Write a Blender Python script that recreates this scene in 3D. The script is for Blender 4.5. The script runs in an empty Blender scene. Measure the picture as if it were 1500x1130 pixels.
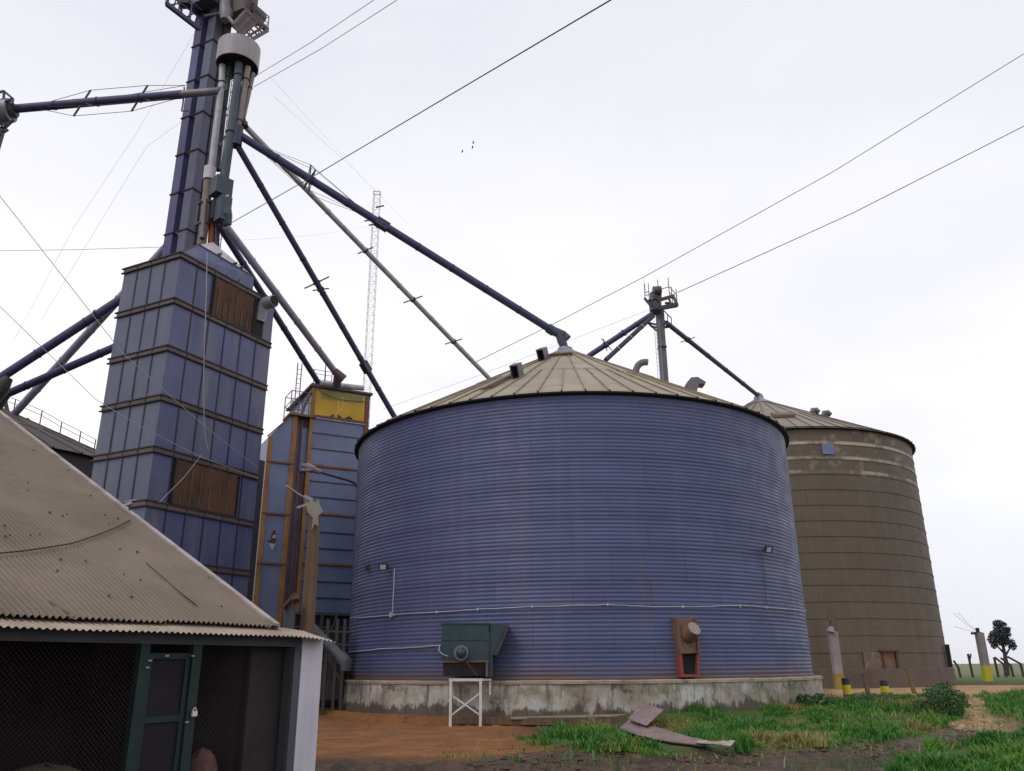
import bpy, bmesh, math, random
import numpy as np
from mathutils import Vector, noise
random.seed(7); rng = np.random.default_rng(7)
C = bpy.context.scene.collection
PI = math.pi
# ------------------------------------------------------------------ camera model
EYE = 1.6; PITCH = math.radians(19.0); ROLL = math.radians(0.5); FPX = 1200.0
cp, sp, cr, sr = math.cos(PITCH), math.sin(PITCH), math.cos(ROLL), math.sin(ROLL)
CAM_F = Vector((0, cp, sp)); CAM_R = Vector((cr, sr*sp, -sr*cp)); CAM_U = Vector((sr, -cr*sp, cr*cp))
def ray(px, py): return CAM_F + CAM_R*((px-750)/FPX) + CAM_U*((565-py)/FPX)
def P(px, py, Y):
    a = ray(px, py); t = Y/a.y
    return Vector((a.x*t, Y, EYE + a.z*t))
def G(px, py, z=0.0):
    a = ray(px, py); t = (z-EYE)/a.z
    return Vector((a.x*t, a.y*t, z))
def hit_plane(px, py, p0, d):                     # vertical plane through p0 along d -> (s, z)
    a = ray(px, py)
    det = a.x*(-d[1]) + d[0]*a.y
    t = (p0[0]*(-d[1]) + d[0]*p0[1])/det
    s = (a.x*t-p0[0])*d[0] + (a.y*t-p0[1])*d[1]
    return s, EYE + a.z*t
def hit_cyl(px, py, c, r):                        # nearest hit on an upright cylinder -> (angle, z)
    a = ray(px, py); A = a.x*a.x+a.y*a.y; B = a.x*c[0]+a.y*c[1]; D = B*B-A*(c[0]**2+c[1]**2-r*r)
    t = (B-math.sqrt(max(D, 0)))/A
    return math.atan2(a.y*t-c[1], a.x*t-c[0]), EYE+a.z*t
# ------------------------------------------------------------------ mesh builder
class MB:
    def __init__(s): s.v = []; s.f = []; s.m = []; s.mi = 0
    def add(s, vs, fs):
        o = len(s.v); s.v += [tuple(v) for v in vs]
        for f in fs: s.f.append(tuple(i+o for i in f)); s.m.append(s.mi)
    def quad(s, a, b, c, d): s.add([a, b, c, d], [(0, 1, 2, 3)])
    def obox(s, o, x, y, z):
        o, x, y, z = map(Vector, (o, x, y, z))
        vs = [o, o+x, o+x+y, o+y, o+z, o+x+z, o+x+y+z, o+y+z]
        fs = [(0, 3, 2, 1), (4, 5, 6, 7), (0, 1, 5, 4), (1, 2, 6, 5), (2, 3, 7, 6), (3, 0, 4, 7)]
        if x.cross(y).dot(z) < 0: fs = [f[::-1] for f in fs]
        s.add(vs, fs)
    def box(s, c, d, rz=0):
        ca, sa = math.cos(rz), math.sin(rz)
        x = Vector((ca, sa, 0))*d[0]; y = Vector((-sa, ca, 0))*d[1]; z = Vector((0, 0, d[2]))
        s.obox(Vector(c)-x/2-y/2-z/2, x, y, z)
    def bar(s, p, q, w, h=None, up=(0, 0, 1)):
        h = h or w; p, q = Vector(p), Vector(q); d = q-p; up = Vector(up)
        if abs(d.normalized().dot(up)) > .98: up = Vector((1, 0, 0))
        x = d.cross(up).normalized()*w; z = x.cross(d).normalized()*h
        s.obox(p-x/2-z/2, d, x, z)
    def tube(s, pts, r, n=10, cap=True):
        pts = [Vector(p) for p in pts]; rs = r if isinstance(r, (list, tuple)) else [r]*len(pts)
        vs, fs = [], []; prev = None
        for i, p in enumerate(pts):
            d = (pts[min(i+1, len(pts)-1)]-pts[max(i-1, 0)]).normalized()
            if prev is None:
                u = Vector((0, 0, 1)) if abs(d.z) < .95 else Vector((1, 0, 0))
                x = d.cross(u).normalized()
            else: x = (prev - d*prev.dot(d)).normalized()
            prev = x; y = d.cross(x)
            for k in range(n):
                a = 2*PI*k/n; vs.append(p+(x*math.cos(a)+y*math.sin(a))*rs[i])
        for i in range(len(pts)-1):
            for k in range(n):
                k2 = (k+1) % n; fs.append((i*n+k, i*n+k2, (i+1)*n+k2, (i+1)*n+k))
        if cap:
            fs.append(tuple(range(n))[::-1]); fs.append(tuple((len(pts)-1)*n+k for k in range(n)))
        s.add(vs, fs)
    def lathe(s, c, prof, n=64, a0=0, a1=2*PI):
        full = abs(a1-a0-2*PI) < 1e-6; m = n if full else n+1; vs, fs = [], []
        for r, z in prof:
            for k in range(m):
                a = a0+(a1-a0)*k/n; vs.append((c[0]+r*math.cos(a), c[1]+r*math.sin(a), c[2]+z))
        for i in range(len(prof)-1):
            for k in range(n):
                k2 = (k+1) % m; fs.append((i*m+k, i*m+k2, (i+1)*m+k2, (i+1)*m+k))
        s.add(vs, fs)
    def blob(s, c, r, n=8, jit=0.0):
        c = Vector(c); vs, fs = [], []
        r = r if isinstance(r, (tuple, list)) else (r, r, r)
        for i in range(n+1):
            t = PI*i/n
            for k in range(2*n):
                a = PI*k/n; j = 1+random.uniform(-jit, jit)
                vs.append(c+Vector((r[0]*math.sin(t)*math.cos(a)*j, r[1]*math.sin(t)*math.sin(a)*j, r[2]*math.cos(t)*j)))
        for i in range(n):
            for k in range(2*n):
                k2 = (k+1) % (2*n); fs.append((i*2*n+k, (i+1)*2*n+k, (i+1)*2*n+k2, i*2*n+k2))
        s.add(vs, fs)
    def build(s, name, mats, parent=None, loc=None, smooth=None):
        # vertices are in world space; the object sits at parent's location (or loc)
        base = Vector(parent['_abs']) if parent is not None else Vector(loc if loc is not None else (0, 0, 0))
        me = bpy.data.meshes.new(name)
        me.from_pydata([tuple(Vector(v)-base) for v in s.v], [], s.f)
        for m in (mats if isinstance(mats, (list, tuple)) else [mats]): me.materials.append(m)
        if max(s.m, default=0): me.polygons.foreach_set('material_index', s.m)
        if smooth is not None:
            me.polygons.foreach_set('use_smooth', [True]*len(me.polygons))
            me.set_sharp_from_angle(angle=math.radians(smooth))
        me.update()
        o = bpy.data.objects.new(name, me); C.objects.link(o)
        if parent is not None: o.parent = parent
        else: o.location = base
        o['_abs'] = list(base)
        return o
def tag(o, label=None, cat=None, group=None, kind=None):
    if label: o['label'] = label
    if cat: o['category'] = cat
    if group: o['group'] = group
    if kind: o['kind'] = kind
    return o
def thing(name, label, cat, loc, group=None):
    o = bpy.data.objects.new(name, None); o.empty_display_size = .2; C.objects.link(o)
    o.location = Vector(loc); o['_abs'] = list(Vector(loc))
    return tag(o, label, cat, group)
def copy_tree(o, parent=None):
    c = o.copy(); C.objects.link(c)
    if parent is not None: c.parent = parent
    for ch in list(o.children): copy_tree(ch, c)
    return c
# ------------------------------------------------------------------ materials
def newmat(name):
    m = bpy.data.materials.new(name); m.use_nodes = True
    nt = m.node_tree; b = nt.nodes['Principled BSDF']
    return m, nt, b
def N(nt, t, **kw):
    n = nt.nodes.new(t)
    for k, v in kw.items():
        if k in n.inputs: n.inputs[k].default_value = v
        else: setattr(n, k, v)
    return n
def mixc(nt, fac, a, b, mode='MIX'):
    n = nt.nodes.new('ShaderNodeMix'); n.data_type = 'RGBA'; n.blend_type = mode
    for sock, val in ((n.inputs[0], fac), (n.inputs[6], a), (n.inputs[7], b)):
        if hasattr(val, 'is_linked') or hasattr(val, 'links'): nt.links.new(val, sock)
        elif isinstance(val, (int, float)): sock.default_value = val
        else: sock.default_value = (*val, 1)
    return n.outputs[2]
def ramp(nt, src, p0, p1, v0=0.0, v1=1.0):
    n = nt.nodes.new('ShaderNodeMapRange'); n.inputs[1].default_value = p0; n.inputs[2].default_value = p1
    n.inputs[3].default_value = v0; n.inputs[4].default_value = v1; n.clamp = True
    nt.links.new(src, n.inputs[0]); return n.outputs[0]
def math_(nt, op, a, b=None):
    n = nt.nodes.new('ShaderNodeMath'); n.operation = op
    for sock, val in ((n.inputs[0], a), (n.inputs[1], b)):
        if val is None: continue
        if isinstance(val, (int, float)): sock.default_value = val
        else: nt.links.new(val, sock)
    return n.outputs[0]
def noise_tex(nt, vec, scale, detail=4, rough=.6, stretch=None):
    if stretch:
        mp = nt.nodes.new('ShaderNodeMapping'); mp.inputs['Scale'].default_value = stretch
        nt.links.new(vec, mp.inputs[0]); vec = mp.outputs[0]
    n = nt.nodes.new('ShaderNodeTexNoise'); n.inputs['Scale'].default_value = scale
    n.inputs['Detail'].default_value = detail; n.inputs['Roughness'].default_value = rough
    nt.links.new(vec, n.inputs['Vector']); return n.outputs[0]
def mat(name, c1, c2=None, scale=1.5, rough=.6, metal=0.0, streak=None, samt=.6, sscale=(3, 3, .15), spot=None, spscale=5, spthr=.62,
        bump=.0, bscale=30, spec=.5):
    m, nt, b = newmat(name); tc = nt.nodes.new('ShaderNodeTexCoord').outputs['Object']
    c2 = c2 or tuple(x*.7 for x in c1)
    col = mixc(nt, ramp(nt, noise_tex(nt, tc, scale, 6, .65), .35, .65), c1, c2)
    if streak:
        col = mixc(nt, ramp(nt, noise_tex(nt, tc, 1.0, 5, .6, sscale), .48, .75, 0, samt), col, streak)
    if spot:
        col = mixc(nt, ramp(nt, noise_tex(nt, tc, spscale, 6, .7), spthr, spthr+.08, 0, .9), col, spot)
    nt.links.new(col, b.inputs['Base Color'])
    b.inputs['Roughness'].default_value = rough; b.inputs['Metallic'].default_value = metal
    b.inputs['Specular IOR Level'].default_value = spec
    if bump:
        bn = nt.nodes.new('ShaderNodeBump'); bn.inputs['Strength'].default_value = bump; bn.inputs['Distance'].default_value = .02
        nt.links.new(noise_tex(nt, tc, bscale, 5, .6), bn.inputs['Height']); nt.links.new(bn.outputs[0], b.inputs['Normal'])
    return m
def silo_wall_mat(name, c1, c2, seam, R, bw, bh, base_stain, zs, rough, streak, samt=.5, metal=0., cells=.25, mort=.012, stripes=None, bump=0., vseam=1.0):
    m, nt, b = newmat(name); tc = nt.nodes.new('ShaderNodeTexCoord').outputs['Object']
    sx = nt.nodes.new('ShaderNodeSeparateXYZ'); nt.links.new(tc, sx.inputs[0])
    ang = math_(nt, 'MULTIPLY', math_(nt, 'ARCTAN2', sx.outputs[1], sx.outputs[0]), R)
    cb = nt.nodes.new('ShaderNodeCombineXYZ'); nt.links.new(ang, cb.inputs[0]); nt.links.new(sx.outputs[2], cb.inputs[1])
    br = nt.nodes.new('ShaderNodeTexBrick'); nt.links.new(cb.outputs[0], br.inputs['Vector'])
    br.inputs['Scale'].default_value = 1; br.inputs['Brick Width'].default_value = bw; br.inputs['Row Height'].default_value = bh
    br.inputs['Mortar Size'].default_value = mort; br.inputs['Color1'].default_value = (*c1, 1); br.inputs['Color2'].default_value = (*c2, 1)
    br.inputs['Mortar'].default_value = (*seam, 1); vfac = vseam; br.inputs['Bias'].default_value = 0.0; br.inputs['Mortar Smooth'].default_value = .3
    mid = tuple((x+y)/2 for x, y in zip(c1, c2))
    fine = ramp(nt, noise_tex(nt, tc, .5, 6, .65), .3, .7)
    basec = mixc(nt, fine, tuple(x*.86 for x in mid), tuple(x*1.14 for x in mid))
    isseam = br.outputs['Fac']
    if vseam < 1:                                     # keep the ring joints, fade the upright ones
        rg = math_(nt, 'FRACT', math_(nt, 'DIVIDE', sx.outputs[2], bh)); rg = math_(nt, 'ABSOLUTE', math_(nt, 'SUBTRACT', rg, .5))
        rg = ramp(nt, rg, .470, .488, 0, .7); rg = math_(nt, 'MULTIPLY', rg, ramp(nt, noise_tex(nt, cb.outputs[0], .5, 4, .7), .35, .6, .25, 1))
        isseam = math_(nt, 'MAXIMUM', math_(nt, 'MULTIPLY', isseam, vseam), rg)
    col = mixc(nt, cells, basec, br.outputs['Color'])
    col = mixc(nt, math_(nt, 'MULTIPLY', isseam, .75), col, seam)
    col = mixc(nt, ramp(nt, noise_tex(nt, tc, 1.0, 6, .6, (2.2, 2.2, .12)), .5, .78, 0, samt), col, streak)
    col = mixc(nt, ramp(nt, noise_tex(nt, tc, 1.0, 4, .6, (.5, .5, 3.0)), .55, .8, 0, samt*.7), col, tuple(x*.6 for x in mid))
    if stripes:
        for z0, amt in stripes:
            d = math_(nt, 'ABSOLUTE', math_(nt, 'SUBTRACT', sx.outputs[2], z0))
            k = math_(nt, 'MULTIPLY', ramp(nt, d, .08, .17, amt, 0), ramp(nt, noise_tex(nt, cb.outputs[0], .35, 4, .7), .42, .55, .1, 1))
            col = mixc(nt, k, col, (.46, .38, .30))
        k = math_(nt, 'MULTIPLY', ramp(nt, noise_tex(nt, tc, .6, 5, .7), .56, .66), ramp(nt, sx.outputs[2], stripes[-1][0]-.9, stripes[-1][0], 0, .45))
        col = mixc(nt, k, col, (.40, .33, .28))
    k = math_(nt, 'MULTIPLY', ramp(nt, noise_tex(nt, tc, 1.0, 6, .65, (3.5, 3.5, .10)), .66, .76, 0, .7), ramp(nt, noise_tex(nt, tc, .25, 3, .5), .45, .6))
    col = mixc(nt, k, col, (.11, .075, .055))
    # dust and rust splashed on the lowest sheets
    k = math_(nt, 'MULTIPLY', ramp(nt, sx.outputs[2], zs, zs+.55, 1, 0), ramp(nt, noise_tex(nt, tc, .8, 5, .6), .3, .6, .4, 1))
    col = mixc(nt, k, col, base_stain)
    nt.links.new(col, b.inputs['Base Color']); b.inputs['Metallic'].default_value = metal
    nt.links.new(ramp(nt, noise_tex(nt, tc, 1.3, 5, .6), .3, .7, rough-.1, rough+.12), b.inputs['Roughness'])
    if bump:
        bn = nt.nodes.new('ShaderNodeBump'); bn.inputs['Strength'].default_value = bump; bn.inputs['Distance'].default_value = .03
        h = math_(nt, 'ADD', noise_tex(nt, tc, 1.1, 4, .6), math_(nt, 'MULTIPLY', isseam, -.6))
        nt.links.new(h, bn.inputs['Height']); nt.links.new(bn.outputs[0], b.inputs['Normal'])
    return m
def concrete_mat(name, c1, c2, moss, dark, zlow=None):
    m, nt, b = newmat(name); tc = nt.nodes.new('ShaderNodeTexCoord').outputs['Object']
    sx = nt.nodes.new('ShaderNodeSeparateXYZ'); nt.links.new(tc, sx.inputs[0])
    col = mixc(nt, ramp(nt, noise_tex(nt, tc, .9, 8, .7), .35, .65), c1, c2)
    big = noise_tex(nt, tc, .32, 4, .6)
    # brown dust washed over some stretches, green-yellow algae spreading down from the top edge
    col = mixc(nt, ramp(nt, big, .50, .64, 0, .65), col, (.20, .145, .095))
    al = math_(nt, 'MULTIPLY', ramp(nt, noise_tex(nt, tc, .45, 8, .75), .46, .60), ramp(nt, math_(nt, 'ADD', sx.outputs[2], math_(nt, 'MULTIPLY', noise_tex(nt, tc, 2.2, 6, .7), .9)), 0.62, 1.2, 0, .85))
    col = mixc(nt, al, col, moss)
    col = mixc(nt, ramp(nt, noise_tex(nt, tc, 1.0, 7, .7, (4.2, 4.2, .55)), .52, .64, 0, .85), col, dark)
    col = mixc(nt, ramp(nt, noise_tex(nt, tc, 1.6, 8, .75), .55, .62, 0, .8), col, (.06, .06, .045))
    if zlow is not None:
        e = math_(nt, 'SUBTRACT', sx.outputs[2], math_(nt, 'MULTIPLY', noise_tex(nt, tc, 1.0, 8, .75, (2.5, 2.5, .8)), 1.5))
        e = math_(nt, 'SUBTRACT', e, math_(nt, 'MULTIPLY', noise_tex(nt, tc, .22, 3, .6), .9))
        col = mixc(nt, ramp(nt, e, zlow-.10, zlow, .85, 0), col, (.062, .044, .028))
    nt.links.new(col, b.inputs['Base Color']); b.inputs['Roughness'].default_value = .9
    bn = nt.nodes.new('ShaderNodeBump'); bn.inputs['Strength'].default_value = .5; bn.inputs['Distance'].default_value = .03
    nt.links.new(noise_tex(nt, tc, 5, 8, .7), bn.inputs['Height']); nt.links.new(bn.outputs[0], b.inputs['Normal'])
    return m
M = {}
M['dark'] = mat('dark_steel', (.030, .030, .036), (.05, .042, .042), 3, .6)
M['black'] = mat('black_void', (.012, .012, .014), (.016, .014, .014), 2, .9)
M['tan_roof'] = mat('silo_roof_sheet', (.355, .30, .205), (.27, .225, .150), .8, .55, .08, streak=(.20, .13, .08), samt=.5, sscale=(.9, .9, .5), bump=.15, bscale=4)
M['tan_roof2'] = mat('far_roof_sheet', (.27, .235, .175), (.20, .17, .13), .8, .55, .1, streak=(.15, .10, .075), samt=.6, sscale=(1, 1, .5))
M['rib'] = mat('roof_rib', (.29, .235, .155), (.19, .135, .085), 2, .55)
M['rib_dark'] = mat('dark_roof_rib', (.14, .095, .06), (.10, .06, .04), 2, .6)  # dark brown for ribs, roof hatches and ladder
M['galv'] = mat('galvanised', (.34, .34, .38), (.22, .21, .25), 2, .5, .3, streak=(.16, .13, .14), samt=.5)
M['galv_pale'] = mat('pale_galvanised', (.52, .50, .54), (.38, .36, .40), 2, .5, .1, streak=(.2, .18, .19), samt=.5)
M['spout_blue'] = mat('indigo_spout', (.062, .055, .150), (.045, .041, .108), 1.2, .55, .1, streak=(.085, .070, .12), samt=.5, sscale=(1, 1, 1))
M['spout_dark'] = mat('dark_spout', (.030, .030, .060), (.045, .04, .07), 1.2, .5, .2)
M['leg'] = mat('elevator_casing', (.10, .105, .165), (.075, .078, .135), .6, .45, .25, streak=(.16, .15, .19), samt=.5, sscale=(4, 4, .1))
M['leg_pale'] = mat('elevator_casing_pale', (.15, .155, .21), (.11, .115, .17), .6, .45, .25, streak=(.2, .19, .22), samt=.5, sscale=(4, 4, .1))
M['leg_purple'] = mat('elevator_casing_violet', (.085, .075, .20), (.06, .055, .14), .6, .45, .25, streak=(.12, .11, .19), samt=.5, sscale=(4, 4, .1))
M['panel'] = mat('dryer_panel', (.098, .112, .225), (.072, .080, .172), .45, .5, .15, streak=(.165, .155, .175), samt=.85, sscale=(1.3, 1.3, .16), bump=.35, bscale=1.1)
M['panel_lit'] = mat('dryer_panel_lit', (.112, .124, .190), (.088, .095, .150), .45, .5, .15, streak=(.160, .152, .165), samt=.85, sscale=(1.3, 1.3, .16), bump=.35, bscale=1.1)  # greyer, paler panel copy: left-hand light on the short face put into colour
M['seam'] = mat('panel_seam', (.022, .024, .06), (.03, .03, .06), 2, .5)
M['band'] = mat('dryer_band', (.125, .094, .098), (.085, .062, .067), 1.0, .6, streak=(.2, .1, .07), samt=.6, sscale=(1.5, 1.5, 1.5))
M['band_edge'] = mat('dryer_band_edge', (.032, .024, .026), (.05, .03, .03), 2, .7)
M['leg_grey'] = mat('grey_casing', (.20, .18, .19), (.14, .13, .14), 1, .55, .2, streak=(.25, .22, .22), samt=.5)
M['violet_grey'] = mat('violet_grey_spout', (.34, .31, .42), (.25, .225, .32), 1.2, .5, .05, streak=(.2, .18, .22), samt=.5)
M['plate'] = mat('torn_plate_metal', (.30, .275, .22), (.22, .20, .165), 3, .7, spot=(.12, .09, .06), spscale=4, spthr=.62)
M['door_dark'] = mat('dark_door_sheet', (.030, .027, .030), (.022, .020, .022), 1, .9, spec=.1)
M['vent'] = mat('dull_vent_metal', (.17, .15, .185), (.12, .105, .13), 2, .55, .2)
M['rust'] = mat('rust', (.110, .050, .026), (.052, .029, .021), .9, .85, streak=(.17, .085, .04), samt=.5, sscale=(4, 4, .5), bump=.3, bscale=12)
M['rust_pale'] = mat('rust_streak', (.16, .10, .065), (.09, .055, .04), 2, .85)
M['orange'] = mat('orange_frame', (.37, .185, .04), (.25, .105, .035), 1.2, .65, streak=(.14, .05, .035), samt=.7, sscale=(4, 4, .4))
M['redbrown'] = mat('red_brown_frame', (.22, .065, .05), (.14, .05, .045), 2, .65)
M['yellow'] = mat('yellow_panel', (.60, .375, .010), (.50, .29, .012), .5, .45, streak=(.36, .22, .02), samt=.4, sscale=(2, 2, .3))
M['yellow_pale'] = mat('yellow_mark', (.66, .46, .10), (.58, .38, .07), 2, .5)
M['yellow_olive'] = mat('olive_yellow', (.28, .25, .05), (.22, .21, .05), 1, .5)  # darker greenish yellow along the upper part of the yellow panel
M['dryer2'] = mat('dryer_sheet', (.165, .205, .340), (.125, .155, .275), .6, .45, .1, streak=(.20, .21, .28), samt=.5, sscale=(.5, .5, 1.5), bump=.12, bscale=2)
M['purple'] = mat('violet_brown_corrugated', (.17, .115, .15), (.11, .07, .095), 1.2, .6, streak=(.19, .10, .08), samt=.5)
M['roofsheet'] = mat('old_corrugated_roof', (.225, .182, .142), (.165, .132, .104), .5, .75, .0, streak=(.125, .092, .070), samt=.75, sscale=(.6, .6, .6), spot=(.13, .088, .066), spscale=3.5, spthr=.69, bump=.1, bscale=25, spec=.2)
def valley_dirt_contrast(m, pitch, s0, dirt):              # valley dirt, also painting in the rib contrast that soft light leaves out
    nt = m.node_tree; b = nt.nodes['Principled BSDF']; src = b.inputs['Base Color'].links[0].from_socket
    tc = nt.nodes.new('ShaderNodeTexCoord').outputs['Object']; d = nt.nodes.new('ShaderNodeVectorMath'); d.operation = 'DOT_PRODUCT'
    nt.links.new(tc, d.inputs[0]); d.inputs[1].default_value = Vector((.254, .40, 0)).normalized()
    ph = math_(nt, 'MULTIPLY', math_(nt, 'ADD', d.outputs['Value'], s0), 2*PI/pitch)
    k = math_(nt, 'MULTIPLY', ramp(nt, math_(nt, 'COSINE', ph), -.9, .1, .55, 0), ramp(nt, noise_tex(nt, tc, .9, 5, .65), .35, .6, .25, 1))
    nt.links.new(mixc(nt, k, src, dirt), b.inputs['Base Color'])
valley_dirt_contrast(M['roofsheet'], .076, 2.0, (.085, .062, .048))
M['rooflight'] = mat('weathered_pale_sheet', (.42, .34, .27), (.27, .21, .16), 1.5, .7, spot=(.12, .07, .045), spscale=5, spthr=.62)
M['trim'] = mat('pale_trim', (.40, .35, .33), (.27, .22, .20), 2, .6, streak=(.17, .12, .09), samt=.6, sscale=(2, 2, 2))
M['green'] = mat('dark_green_paint', (.012, .034, .030), (.009, .024, .022), 2, .6, streak=(.02, .028, .026), samt=.4, spec=.3)
M['hopper'] = mat('teal_green_steel', (.022, .055, .072), (.016, .040, .052), 1.2, .5, .1, streak=(.05, .06, .06), samt=.55, spot=(.07, .05, .035), spscale=2.2, spthr=.64)
M['fascia'] = mat('blue_grey_beam', (.075, .08, .095), (.05, .052, .065), 1, .7)
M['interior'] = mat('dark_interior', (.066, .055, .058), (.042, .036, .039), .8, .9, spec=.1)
M['interior_pile'] = mat('dim_heap', (.085, .072, .040), (.045, .038, .028), 2, .9)
M['wire'] = mat('mesh_wire', (.060, .052, .052), (.025, .022, .022), 1.2, .8, spec=.2)
M['white_wall'] = mat('white_plaster', (.60, .59, .66), (.50, .49, .55), .9, .85, streak=(.34, .32, .33), samt=.5, sscale=(3, 3, .4), spot=(.30, .27, .25), spscale=6, spthr=.66, bump=.3, bscale=12)
M['white_paint'] = mat('white_paint', (.68, .64, .64), (.52, .47, .46), 2, .6, spot=(.20, .11, .07), spscale=5, spthr=.60)
M['white_pipe'] = mat('white_conduit', (.46, .44, .50), (.34, .32, .37), 2, .5)
M['wood'] = mat('weathered_pole', (.15, .090, .045), (.095, .06, .034), .8, .85, streak=(.20, .15, .09), samt=.6, sscale=(8, 8, .3), bump=.4, bscale=20)
M['fence_wood'] = mat('grey_fence_post', (.055, .045, .045), (.035, .03, .03), 2, .9)
M['stake'] = mat('stake_wood', (.19, .13, .075), (.13, .09, .055), 3, .9)
M['conc_pole'] = mat('concrete_pole', (.33, .29, .29), (.24, .21, .215), 1, .85, streak=(.17, .15, .14), samt=.5, sscale=(6, 6, .3))
M['yellow_paint'] = mat('yellow_post_paint', (.60, .50, .02), (.50, .40, .03), 2, .6)
M['yellow_dull'] = mat('dull_yellow_paint', (.34, .245, .05), (.24, .17, .05), 2, .7)
M['drum'] = mat('distributor_drum', (.36, .325, .35), (.30, .27, .29), .8, .55, .1, streak=(.2, .17, .18), samt=.5, sscale=(4, 4, .2))
M['greypipe'] = mat('grey_down_pipe', (.24, .225, .255), (.16, .15, .18), 1, .5, .2, streak=(.2, .12, .09), samt=.5, sscale=(3, 3, .6))
M['rustpipe'] = mat('rusty_down_pipe', (.20, .125, .09), (.28, .22, .20), 1.4, .7, streak=(.13, .07, .05), samt=.7, sscale=(2, 2, .8))
M['pinkpipe'] = mat('pale_stained_pipe', (.30, .25, .25), (.22, .17, .16), 1.2, .6, streak=(.15, .09, .07), samt=.7, sscale=(3, 3, .8))
M['greenpipe'] = mat('blue_green_pipe', (.062, .080, .112), (.042, .056, .082), 1, .55, .1)
M['orangepipe'] = mat('orange_pipe', (.50, .13, .035), (.36, .09, .03), 2, .6)
M['ply'] = mat('underside_board', (.10, .068, .070), (.06, .042, .046), 1, .8, spot=(.10, .055, .03), spscale=2, spthr=.55)
M['lamp_glass'] = mat('lamp_glass', (.50, .50, .55), (.45, .45, .5), 2, .15)
M['lamp_shell'] = mat('street_lamp_shell', (.36, .29, .27), (.28, .22, .21), 3, .5)
M['cable'] = mat('cable', (.06, .055, .065), (.05, .045, .055), 1, .6)
M['cable_pale'] = mat('pale_cable', (.42, .40, .44), (.36, .34, .38), 1, .6)
M['bird'] = mat('pigeon', (.05, .05, .06), (.09, .085, .095), 8, .8)
M['sheet'] = mat('fallen_sheet', (.33, .235, .23), (.25, .18, .18), 1.5, .6, spot=(.17, .09, .06), spscale=4, spthr=.62)
M['sheet_pale'] = mat('fallen_sheet_pale', (.47, .40, .35), (.34, .28, .24), 1.5, .6, spot=(.19, .11, .07), spscale=4, spthr=.6)
M['plank'] = mat('pale_plank', (.36, .30, .24), (.25, .20, .15), 2, .85)
M['redframe'] = mat('red_lead_frame', (.30, .055, .045), (.20, .045, .035), 3, .65, streak=(.14, .06, .04), samt=.6)
M['chute_brown'] = mat('brown_chute', (.20, .115, .07), (.13, .07, .045), 3, .65, spot=(.30, .20, .16), spscale=7, spthr=.63)
M['patch_rust'] = mat('rust_patch', (.19, .125, .10), (.13, .10, .085), 1.5, .8, spot=(.30, .19, .15), spscale=2.2, spthr=.55)
M['pink_metal'] = mat('bare_round_lid', (.33, .25, .23), (.25, .19, .17), 5, .6)
M['conc_plinth'] = concrete_mat('plinth_concrete', (.52, .50, .47), (.38, .36, .33), (.16, .155, .065), (.12, .10, .075), -.84)
M['conc_rim'] = mat('plinth_rim', (.42, .34, .26), (.28, .21, .155), 1.3, .9, spot=(.14, .09, .06), spscale=3, spthr=.58)
M['conc_brown'] = mat('brown_plinth', (.14, .105, .085), (.105, .08, .068), .6, .9, streak=(.09, .06, .045), samt=.5)
R1 = 10.6
M['wall1'] = silo_wall_mat('blue_silo_wall', (.092, .107, .216), (.065, .073, .172), (.045, .046, .09), R1, 2.9, 1.14, (.125, .085, .070), 1.2, .55, (.140, .142, .180), .35, .10, cells=.5, bump=.10)
R2 = 12.35
M['wall2'] = silo_wall_mat('brown_silo_wall', (.126, .099, .068), (.100, .079, .060), (.060, .045, .034), R2, 4.1, 1.2, (.12, .09, .07), 1.3, .7, (.155, .128, .10), .55, 0., cells=.35, mort=.03,
    stripes=[(18.15, .95), (16.95, .8), (15.85, .75)], bump=.25, vseam=.12)
M['wall3'] = mat('dark_silo_wall', (.055, .048, .052), (.045, .04, .043), .5, .7)
# ------------------------------------------------------------------ ground
def poly_in(poly, x, y):                          # vectorised point in polygon (numpy)
    inside = np.zeros(x.shape, bool); n = len(poly)
    for i in range(n):
        x1, y1 = poly[i]; x2, y2 = poly[(i+1) % n]
        c = ((y1 > y) != (y2 > y)) & (x < (x2-x1)*(y-y1)/((y2-y1) or 1e-9)+x1)
        inside ^= c
    return inside
SC = Vector((2.867, 41.0, 0)); RP = 10.93
S2 = Vector((23.68, 74.84, 0)); RP2 = 12.75
GZ = -.25
def base_h(x, y):                                 # the yard: lower in front, a ledge round the silo, higher to the right and behind
    d = np.hypot(x-SC.x, y-SC.y)
    back = np.clip((y-25.5-.0*x)/7.0, 0, 1)*np.clip((x-6.0)/6.0, 0, 1)
    back = back*back*(3-2*back)
    far = np.clip((y-34)/8.0, 0, 1)
    ledge = np.clip((RP+.72-d)/.10, 0, 1)
    lift = np.maximum(np.maximum(back, far), ledge)
    return GZ*(1-lift)
def pn(x, y, s, seed=0.0, oct=4):
    out = np.empty(x.shape)
    fx, fy, fo = x.ravel(), y.ravel(), out.ravel()
    for i in range(fx.size): fo[i] = noise.fractal((fx[i]*s+seed, fy[i]*s-seed*1.7, seed*.3), .9, 2.1, oct)
    return out
def gpoly(pts, z): return [tuple(G(px, py, z)[:2]) for px, py in pts]
GRASS1 = gpoly([(772, 1078), (830, 1066), (905, 1060), (965, 1050), (1010, 1040), (1090, 1037), (1195, 1040), (1240, 1032), (1330, 1028), (1400, 1030), (1412, 1050), (1350, 1072), (1290, 1082), (1180, 1090), (1080, 1096), (960, 1094), (860, 1092), (800, 1090)], -.12)
GRASS2 = gpoly([(1285, 1150), (1330, 1112), (1400, 1096), (1520, 1078), (1640, 1070), (1700, 1150)], -.2)
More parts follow.
